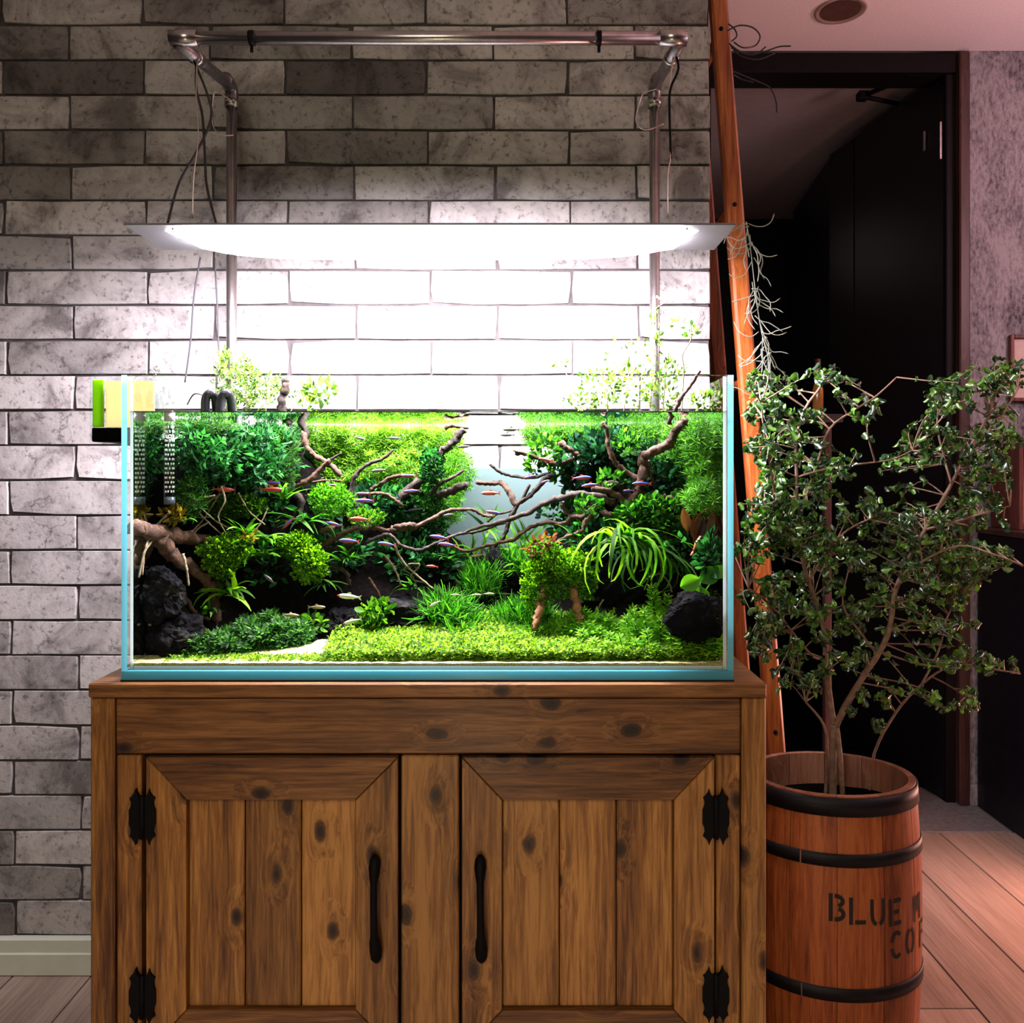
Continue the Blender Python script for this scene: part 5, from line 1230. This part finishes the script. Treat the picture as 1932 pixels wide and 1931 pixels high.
rbn = tuft('ribbon_plant', 'drooping bright green ribbon leaved plant hanging from the right driftwood', 1170, 1022, 1.375, 46, (95, 165), 2.5, G_['lime'], .62, (.30, -.30, .30), .021, seed=12)
tuft('ribbon_plant', 'second ribbon leaved plant hanging lower beside the white roots', 1215, 1040, 1.365, 22, (80, 140), 2.6, G_['bright'], .6, (-.1, -.3, .25), .021, seed=13)

# ---- big single leaves
def big_leaf_plant(name, label, leaves, mat, foot, D, wid=.42):
    t_ = thing(name, label, 'plant', T(*foot, D)); v, f = [], []
    nL, nW = 8, 4
    for i in range(nL + 1):
        y = i / nL; wv = wid * math.sin(PI * min(1, y * .97 + .02)) ** .75
        for j in range(nW + 1):
            u = j / nW * 2 - 1; v.append((u * wv, y, .10 * abs(u) - .12 * y * y))
    for i in range(nL):
        for j in range(nW): a = i * (nW + 1) + j; f.append((a, a + 1, a + nW + 2, a + nW + 1))
    mm = MB(); mm.add(v, f, 0, True); me = mm.mesh('leaf', mat)
    for (px, py, L_, ang, tl) in leaves:
        a = T(px, py, D); d = Vector((math.sin(ang), -tl, math.cos(ang))).normalized()
        x_ = d.cross(Vector((0, -1, .25))).normalized(); z_ = x_.cross(d)
        k = L_ * D / F
        o = inst(me, 'leaf', t_); R = Matrix((x_, d, z_)).transposed().to_4x4()
        o.matrix_local = Matrix.Translation(a - t_.location) @ R @ Matrix.Scale(k, 4)
        MB().tube([wloc(t_), a.lerp(wloc(t_), .4) + Vector((0, -.002, .004)), a], .0011, 5).build('stalk', mat, t_)
    return t_
big_leaf_plant('round_leaf_plant', 'plant with big round bright leaves low against the right glass', [(1284, 1108, 40, 1.15, .15), (1322, 1098, 42, .9, .15), (1350, 1092, 30, .5, .1), (1306, 1122, 32, 1.5, .3)], G_['bright'], (1318, 1135), 1.283)
big_leaf_plant('round_leaf_plant', 'plant with dark round leaves below the brown stub at the right', [(1250, 1046, 30, 1.1, .2), (1246, 1070, 28, .9, .2), (1290, 1066, 26, .8, .2), (1238, 1030, 22, -.2, .2)], G_['fern'], (1262, 1085), 1.36)
dlp = big_leaf_plant('dry_leaf', 'fan of dry red brown leaves standing at the right glass', [(1318, 1024, 62, .62, .05), (1316, 1024, 74, .34, .05), (1322, 1026, 50, .85, .05), (1312, 1022, 58, .12, .05)], G_['dead'], (1312, 1030), 1.31, .26)
big_leaf_plant('dry_leaf', 'single orange brown leaf upright beside the fan of dry leaves', [(1297, 1003, 44, -.2, .1)], G_['dead'], (1298, 1010), 1.30, .22)
shr = thing('shrimp', 'small orange shrimp on the plants under the dry leaves', 'shrimp', T(1322, 1020, 1.30))
SH = plain('orange_shrimp_shell', (.55, .13, .05), .3)
MB().tube([T(1308, 1040, 1.30), T(1314, 1026, 1.30), T(1322, 1016, 1.30), T(1332, 1017, 1.30), T(1336, 1027, 1.30)], [.001, .0030, .0042, .0036, .0014], 8).build('body', SH, shr)
MB().tube([T(1308, 1041, 1.30), T(1305, 1049, 1.30)], [.0015, .003], 6).build('tail_fan', SH, shr)
for k in range(3): MB().tube([T(1322 + 4 * k, 1021, 1.30), T(1324 + 4 * k, 1032, 1.295)], .0005, 4).build('leg', SH, shr)

# ---- ground plants
plant('low_shrubs', 'low dark green shrubby carpet at the left front', 'plant', WHORL, G_['mid'], (9, 15),
      [(400, 1222, 62, 24, 1.32, .022, 700), (470, 1210, 70, 34, 1.35, .03, 1100), (540, 1205, 50, 34, 1.37, .03, 850), (500, 1185, 60, 26, 1.39, .02, 560), (350, 1232, 40, 13, 1.31, .012, 260)], 'up', True, 'stuff')
def ground(n, x0, x1, d0, d1, pw=1.):
    x = RNG.uniform(x0, x1, n); D = d0 + (d1 - d0) * RNG.uniform(0, 1, n) ** pw; y = D + CAMY
    p = np.stack([x, y, hgt(x, y) + .001], 1); return p[inside(p)]
def ground_stuff(name, label, cat, tmpl, mat, size, p, lift=.006, mode=.35):
    n = len(p); p = p.copy(); p[:, 2] += RNG.uniform(0, lift, n); d = np.array([0, -.55, 1.]) + RNG.normal(size=(n, 3)) * mode
    sz = RNG.uniform(size[0], size[1], n) * 1.35 / F; org = p.mean(axis=0); org[2] = p[:, 2].min()
    o = link(name, scatter_mesh(name, tmpl[0], tmpl[1], p, frames(d, None, sz), mat, org)); o.location = org
    return tag(o, label, cat, None, 'stuff')
def density(p, fn):
    px = CX + p[:, 0] * F / (p[:, 1] - CAMY); return p[RNG.uniform(0, 1, len(p)) < fn(px)]
cp = density(ground(16000, -.30, .30, 1.272, 1.44, 1.2), lambda px: np.interp(px, [600, 700, 900, 1380], [.12, .7, 1, 1]))
ground_stuff('carpet_plant', 'bright yellow green carpet plants covering the sand at the front', 'plant', FAT, G_['carpet'], (5.5, 10), cp, .016)
cp2 = density(ground(2500, -.53, -.18, 1.268, 1.30), lambda px: np.interp(px, [240, 560, 700], [.10, .25, .9]))
ground_stuff('sand_sprouts', 'tiny sprouts scattered over the sand at the left', 'plant', FAT, G_['carpet'], (4, 8), cp2, .002)
plant('grass_mound', 'rounded bright hair grass mound in the middle of the ground', 'grass', blade_t(.9, .025, 4), G_['hair'], (30, 54),
      [(838, 1165, 42, 24, 1.43, .03, 900), (870, 1195, 36, 24, 1.41, .03, 500)], 'out', True, 'stuff')
plant('grass_slope', 'green hair grass on the slope rising into the middle gap', 'grass', blade_t(.7, .025, 4), G_['hair'], (24, 46),
      [(960, 1185, 50, 30, 1.44, .04, 800), (905, 1110, 36, 34, 1.53, .03, 600), (1000, 1170, 40, 26, 1.42, .03, 500), (960, 1075, 40, 24, 1.57, .03, 400), (1030, 1195, 40, 20, 1.40, .03, 400)], 'up', True, 'stuff')
plant('pebble_plant', 'pale green small plant growing on the dark rock left of the middle', 'plant', OVAL, G_['moss'], (10, 18), [(712, 1160, 30, 24, 1.40, .02, 140), (700, 1190, 26, 26, 1.39, .015, 90), (590, 1175, 24, 14, 1.40, .015, 60)], 'out')
plant('pebble_plant', 'dark green small plant at the foot of the broad grey rock', 'plant', OVAL, G_['fern'], (9, 15), [(830, 1205, 44, 16, 1.40, .015, 180), (780, 1225, 30, 10, 1.38, .01, 60)], 'out')
plant('stem_thicket', 'dense bright green leaves filling the thicket at the right front', 'plant', WHORL, G_['stem'], (12, 19),
      [(1030, 1205, 60, 26, 1.38, .03, 520), (1110, 1195, 60, 34, 1.37, .03, 620), (1190, 1205, 55, 26, 1.37, .02, 520), (1245, 1200, 36, 26, 1.36, .012, 320), (1300, 1215, 50, 18, 1.315, .01, 260), (1345, 1212, 24, 20, 1.295, .006, 120), (970, 1210, 40, 18, 1.38, .03, 280)], 'up', True, 'stuff')
# stem plants: one of each size, then copies
def stem_mesh(h, seed):
    r = np.random.default_rng(seed); n = int(h / .0068); locs, dirs, sz = [], [], []
    for i in range(n):
        t_ = (i + 1) / n; locs.append((.004 * math.sin(t_ * 3 + seed), .003 * math.cos(t_ * 2), h * t_)); dirs.append((r.normal() * .14, r.normal() * .14 - .5, 1)); sz.append(.0185 * (1 - .5 * t_ ** 3) * r.uniform(.85, 1.15))
    return scatter_mesh('foliage', WHORL[0], WHORL[1], np.array(locs), frames(np.array(dirs), None, np.array(sz)), G_['stem'])
SM = []
for i, h in enumerate((.045, .065, .09)):
    sm = MB(); sm.tube([(.004 * math.sin(q / 5 * 3 + i), .003 * math.cos(q / 5 * 2), h * q / 5) for q in range(6)], .0009, 5); SM.append((h, stem_mesh(h, i), sm.mesh('stem', G_['hair'])))
rs = random.Random(4)
STEM_OWN = {(1083, 1163): 'bright stem plant just left of the right tan trunk', (1112, 1150): 'bright stem plant just right of the right tan trunk', (1190, 1147): 'bright stem plant standing apart before the black hollow under the ribbon leaves',
            (1243, 1107): 'tallest bright stem plant, left of the rough dark rock', (1230, 1118): 'tall bright stem plant close left of the tallest one', (1257, 1126): 'tall bright stem plant close right of the tallest one',
            (1352, 1166): 'bright stem plant nearest the right glass, in front of the rough rock', (1338, 1178): 'bright stem plant second from the right glass', (1268, 1160): 'bright stem plant at the left edge of the rough dark rock',
            (1310, 1190): 'bright stem plant before the middle of the rough dark rock', (940, 1222): 'leftmost low stem plant of the right thicket', (960, 1212): 'second low stem plant from the left end of the thicket',
            (1035, 1190): 'stem plant just right of the left tan trunk', (1010, 1196): 'stem plant at the foot of the left tan trunk', (1060, 1180): 'stem plant midway between the two tan trunks'}
tops = [(1083, 1163, 1.36), (1112, 1150, 1.36), (1190, 1147, 1.33), (1180, 1165, 1.34), (1200, 1178, 1.32), (1230, 1118, 1.335), (1243, 1107, 1.33), (1257, 1126, 1.33), (1222, 1150, 1.32), (1268, 1160, 1.32), (1352, 1166, 1.285), (1338, 1178, 1.285), (1310, 1190, 1.29), (1290, 1185, 1.30),
        (1060, 1180, 1.36), (1035, 1190, 1.36), (1010, 1196, 1.36), (1130, 1185, 1.34), (1150, 1195, 1.33), (1095, 1190, 1.33), (1240, 1170, 1.31), (1215, 1190, 1.30), (1170, 1200, 1.30), (1120, 1205, 1.31), (1080, 1208, 1.31), (1045, 1212, 1.31),
        (985, 1205, 1.35), (960, 1212, 1.35), (1260, 1195, 1.295), (1325, 1200, 1.28), (1350, 1205, 1.279), (1285, 1205, 1.285), (1200, 1208, 1.29), (1145, 1212, 1.29), (1020, 1220, 1.31), (1100, 1222, 1.29), (1235, 1215, 1.285), (1305, 1215, 1.28), (940, 1222, 1.34), (1170, 1222, 1.285)]
for (px, py, D) in tops:
    D = fitD(px, D); tp = P(px, py, D); gz = float(hgt(np.array(tp.x), np.array(tp.y))) - .002; h = max(.02, tp.z - gz)
    hh, fm, smm = min(SM, key=lambda q: abs(q[0] - h))
    own = STEM_OWN.get((px, py))
    t_ = thing('stem_plant', own or 'low bright green stem plant in the thicket at the right front', 'plant', (tp.x, tp.y, gz), 'stem plants at the right front')
    t_.scale = (1, 1, h / hh); t_.rotation_euler = (rs.uniform(-.08, .08), rs.uniform(-.1, .1), rs.uniform(-.6, .6))
    for me, nm in ((fm, 'foliage'), (smm, 'stem')):
        o = bpy.data.objects.new(nm, me); C.objects.link(o); o.parent = t_

# ---- plants standing above the water
em = thing('emersed_plant', 'thin stemmed green plant rising above the water at the left', 'plant', P(450, 778, 1.52))
m = MB()
for pts in ([(430, 800), (424, 740), (415, 690)], [(440, 800), (436, 720), (440, 678)], [(470, 800), (465, 740), (478, 690)], [(500, 800), (505, 730), (520, 690)], [(415, 720), (410, 690), (402, 672)], [(540, 800), (560, 750), (580, 712)]):
    m.tube(curve([P(a, b_, 1.52) for a, b_ in pts], 4), .0010, 5)
m.build('stems', M['root'], em)
plant('foliage', None, None, FROND, G_['pale'], (24, 40), [(430, 710, 22, 34, 1.52, .02, 26), (470, 735, 50, 36, 1.53, .04, 46), (450, 690, 30, 18, 1.52, .03, 12), (500, 752, 42, 22, 1.55, .04, 40), (440, 760, 30, 14, 1.52, .03, 20)], 'out', False, 'stuff', None, em)
plant('emersed_plant', 'small bright sprig above the water beside the brown stub', 'plant', LEAF, G_['pale'], (12, 22), [(605, 738, 30, 22, 1.56, .02, 90), (580, 760, 20, 16, 1.55, .02, 30)], 'out', False)
em2 = thing('emersed_plant', 'tall loose pale green plants rising above the water at the right', 'plant', P(1190, 778, 1.5))
m = MB()
for pts in ([(1145, 800), (1146, 750), (1140, 700), (1135, 660)], [(1175, 790), (1185, 720), (1195, 650)], [(1225, 790), (1232, 700), (1238, 620), (1236, 585), (1262, 568)], [(1285, 790), (1290, 700), (1288, 670), (1304, 640), (1303, 612)], [(1100, 790), (1085, 740), (1060, 690)], [(1250, 790), (1255, 720), (1262, 660)]):
    m.tube(curve([P(a, b_, 1.5 if a < 1270 else 1.42) for a, b_ in pts], 5), .0010, 5)
m.build('stems', M['root'], em2)
plant('foliage', None, None, LEAF, G_['pale'], (7, 14), [(1130, 735, 50, 40, 1.52, .04, 200), (1190, 730, 55, 45, 1.52, .04, 200), (1245, 748, 36, 28, 1.5, .04, 110), (1100, 758, 40, 18, 1.53, .03, 110), (1190, 670, 60, 34, 1.52, .03, 44), (1235, 620, 12, 40, 1.5, .012, 34), (1240, 650, 6, 24, 1.5, .006, 30), (1303, 625, 10, 14, 1.42, .008, 26), (1276, 612, 6, 8, 1.45, .005, 8), (1260, 700, 30, 22, 1.48, .02, 90), (1060, 685, 14, 8, 1.53, .01, 14), (1330, 755, 30, 16, 1.38, .01, 80)], 'out', False, 'stuff', None, em2)

# ---- fish
def fish_mat(name, back, stripe, belly, red):
    m, nt, out = mat_new(name); b = pbsdf(nt, out, back, .28, .1, .6); L = nt.links.new
    tc = nd(nt, 'ShaderNodeTexCoord'); sp_ = nd(nt, 'ShaderNodeSeparateXYZ'); L(tc.outputs['Object'], sp_.inputs[0])
    mr = nd(nt, 'ShaderNodeMapRange'); L(sp_.outputs['Z'], mr.inputs[0]); mr.inputs['From Min'].default_value = -.125; mr.inputs['From Max'].default_value = .125
    r = ramp(nt, [(.18, belly), (.40, red), (.50, red), (.54, stripe), (.74, stripe), (.80, back)]); r.color_ramp.interpolation = 'LINEAR'; L(mr.outputs[0], r.inputs[0]); L(r.outputs[0], b.inputs[0]); return m
FM = {'neon': fish_mat('blue_red_fish', (.03, .04, .05), (.03, .07, .42), (.25, .03, .03), (.42, .015, .03)),
      'red': fish_mat('red_fish', (.12, .03, .03), (.36, .05, .03), (.40, .08, .03), (.45, .03, .02)),
      'pale': fish_mat('pale_fish', (.16, .14, .08), (.34, .28, .16), (.36, .28, .17), (.35, .28, .17)),
      'grey': fish_mat('grey_fish', (.03, .035, .03), (.06, .07, .06), (.16, .17, .14), (.09, .08, .07)),
      'redhead': fish_mat('silver_fish', (.20, .24, .18), (.50, .56, .44), (.60, .62, .5), (.55, .58, .46))}
FIN = {k: leaf_mat(k + '_fin', c_, tuple(min(1, v * 1.5) for v in c_), .5, .04) for k, c_ in (('neon', (.40, .06, .08)), ('red', (.5, .12, .05)), ('pale', (.40, .36, .24)), ('grey', (.08, .08, .07)), ('redhead', (.3, .32, .26)))}
FHEAD = plain('red_fish_head', (.65, .05, .02), .3); FEYE = plain('fish_eye', (.01, .01, .012), .15)
def fish_proto(kind):
    prof = [(-.50, .004, .004), (-.46, .036, .03), (-.38, .075, .05), (-.25, .108, .062), (-.08, .120, .065), (.10, .102, .055), (.25, .07, .038), (.36, .04, .02), (.42, .033, .012)]
    m = MB(); n = 10; vs = []; fs = []
    for x_, h, w_ in prof:
        for q in range(n): a = 2 * PI * q / n; vs.append((x_, w_ * math.cos(a), h * math.sin(a)))
    for i in range(len(prof) - 1):
        for q in range(n): r = (q + 1) % n; fs.append((i * n + q, (i + 1) * n + q, (i + 1) * n + r, i * n + r))
    m.add(vs, fs, 0, True)
    if kind == 'redhead':
        for k in range(2 * n): m.m[k] = 1
    body = m.mesh('fish', [FM[kind], FHEAD])
    t = MB(); t.add([(.40, 0, .04), (.40, 0, -.04), (.56, .006, -.12), (.49, 0, 0), (.56, -.006, .12), (.40, .004, 0), (.40, -.004, 0)], [(0, 3, 4), (1, 2, 3), (0, 1, 3)], 0)
    d = MB(); d.add([(-.10, 0, .112), (.08, 0, .095), (.10, 0, .18), (-.02, 0, .19), (.12, 0, -.09), (.24, 0, -.065), (.20, 0, -.13)], [(0, 1, 2, 3), (4, 5, 6)], 0)
    e = MB()
    for s_ in (-1, 1): e.lathe([(.001, .026), (.018, .018), (.026, 0), (.018, -.018), (.001, -.026)], (-.40, s_ * .045), 8)
    return body, t.mesh('tail_fin', FIN[kind]), d.mesh('back_fin', FIN[kind]), e.mesh('eye', FEYE)
FP = {k: fish_proto(k) for k in FM}
FISH = [  # px, py, depth, length in px, facing (-1 left, 1 right), pitch, kind, label
    (678, 827, 1.53, 22, 1, .25, 'grey', 'small grey fish in the yellow green feathery plants, left one of two'),
    (745, 827, 1.53, 26, -1, .05, 'grey', 'small grey fish in the yellow green feathery plants, right one of two'),
    (874, 786, 1.5, 18, 1, 0, 'grey', 'tiny grey fish just under the surface above the slanting stub'),
    (876, 843, 1.5, 26, -1, -.05, 'grey', 'grey fish at the edge of the white gap below the slanting stub'),
    (964, 811, 1.48, 32, -1, 0, 'grey', 'dark grey fish uppermost in the white gap'),
    (957, 821, 1.5, 28, -1, 0, 'grey', 'dark grey fish close under another in the white gap'),
    (715, 888, 1.49, 30, -1, -.1, 'grey', 'grey fish above the tan branch stub left of the middle'),
    (771, 898, 1.47, 30, -1, 0, 'neon', 'blue and red fish at the tip of the tan branch below the feathery plants'),
    (628, 916, 1.45, 20, 1, .15, 'neon', 'small fish above the fuzzy moss ball under the left branches'),
    (684, 932, 1.46, 28, -1, 0, 'neon', 'blue and red fish, upper of two beside the upright dark twig'),
    (687, 945, 1.44, 36, -1, .0, 'neon', 'blue and red fish, lower of two beside the upright dark twig'),
    (776, 927, 1.47, 32, -1, -.08, 'neon', 'blue and red fish over the dark slanting branch'),
    (925, 931, 1.46, 36, -1, 0, 'red', 'long red fish in front of the grey sheet in the middle gap'),
    (929, 967, 1.44, 30, 1, .15, 'neon', 'blue and red fish at the right tip of the long branch'),
    (846, 972, 1.43, 20, -1, -.15, 'neon', 'small fish just above the middle of the long branch'),
    (625, 988, 1.43, 30, 1, .2, 'neon', 'blue and red fish over the tan stub at the foot of the long branch'),
    (678, 980, 1.42, 38, -1, .05, 'red', 'orange red fish at the arched moss mound'),
    (658, 1021, 1.42, 38, -1, .08, 'neon', 'blue and red fish below the long branch left of the middle'),
    (729, 1027, 1.42, 34, -1, .15, 'neon', 'blue and red fish above the thin pale roots'),
    (828, 1014, 1.44, 36, -1, .15, 'neon', 'blue and red fish, upper of two under the long branch'),
    (843, 1028, 1.43, 34, -1, .12, 'neon', 'blue and red fish, lower of two under the long branch'),
    (1000, 900, 1.45, 26, 1, -.2, 'neon', 'blue fish at the upper twig on the right of the gap'),
    (1028, 909, 1.45, 18, 1, -.3, 'neon', 'small fish behind the upper twig on the right of the gap'),
    (1030, 868, 1.45, 28, -1, .2, 'red', 'red fish among the small leaves right of the white gap'),
    (1098, 902, 1.42, 36, 1, -.05, 'neon', 'blue and red fish, upper of two before the dark bush'),
    (1114, 916, 1.41, 34, -1, -.12, 'neon', 'blue and red fish, lower of two before the dark bush'),
    (1210, 913, 1.385, 36, -1, 0, 'neon', 'blue and red fish at the fork of the right driftwood'),
    (1186, 926, 1.39, 20, -1, 0, 'neon', 'small blue fish below the fork of the right driftwood'),
    (512, 912, 1.42, 34, 1, -.05, 'neon', 'blue fish just above an orange one under the dark fern'),
    (513, 924, 1.41, 42, 1, .02, 'red', 'orange fish just below a blue one under the dark fern'),
    (422, 924, 1.39, 40, 1, .05, 'red', 'red orange fish at the roots above the left stump'),
    (543, 988, 1.43, 32, -1, -.75, 'neon', 'steeply tilted blue fish left of the dark branch'),
    (508, 1093, 1.40, 28, -1, .7, 'grey', 'tilted dull fish before the black rock in the left shade'),
    (658, 1126, 1.38, 44, -1, .1, 'redhead', 'silver fish with red head in the dark hollow left of the middle'),
    (598, 1146, 1.40, 32, 1, 0, 'pale', 'pale tan fish in the dark hollow'),
    (549, 1161, 1.37, 30, 1, .05, 'pale', 'pale tan fish above the low dark shrubs'),
    (664, 1173, 1.37, 36, -1, -.25, 'redhead', 'silver fish with red head over the black rounded rock'),
    (898, 1123, 1.45, 22, 1, 0, 'pale', 'pale tan fish over the grass slope, left one of two'),
    (922, 1121, 1.45, 22, 1, 0, 'pale', 'pale tan fish over the grass slope, right one of two'),
    (860, 1123, 1.43, 20, -1, 0, 'pale', 'small pale fish above the grass mound'),
    (900, 1048, 1.47, 28, -1, -.15, 'pale', 'pale tan fish deep in the middle under the crossing branches'),
    (815, 1069, 1.46, 22, -1, .1, 'red', 'small red fish among the thin pale roots'),
    (820, 1140, 1.38, 24, -1, -.5, 'redhead', 'small fish with red head before the grass mound')]
for px, py, D, L_, face, pitch, kd, lb in FISH:
    k = L_ * D / F / 1.0; body, tail, fin, eye = FP[kd]
    o = bpy.data.objects.new('fish', body); C.objects.link(o); o.location = T(px, py, D); o.scale = (k, k, k)
    o.rotation_euler = (0, pitch if face < 0 else -pitch, 0 if face < 0 else PI); tag(o, lb, 'fish', 'fish swimming in the aquarium')
    for me, nm in ((tail, 'tail_fin'), (fin, 'back_fin'), (eye, 'eye')):
        c_ = bpy.data.objects.new(nm, me); C.objects.link(c_); c_.parent = o
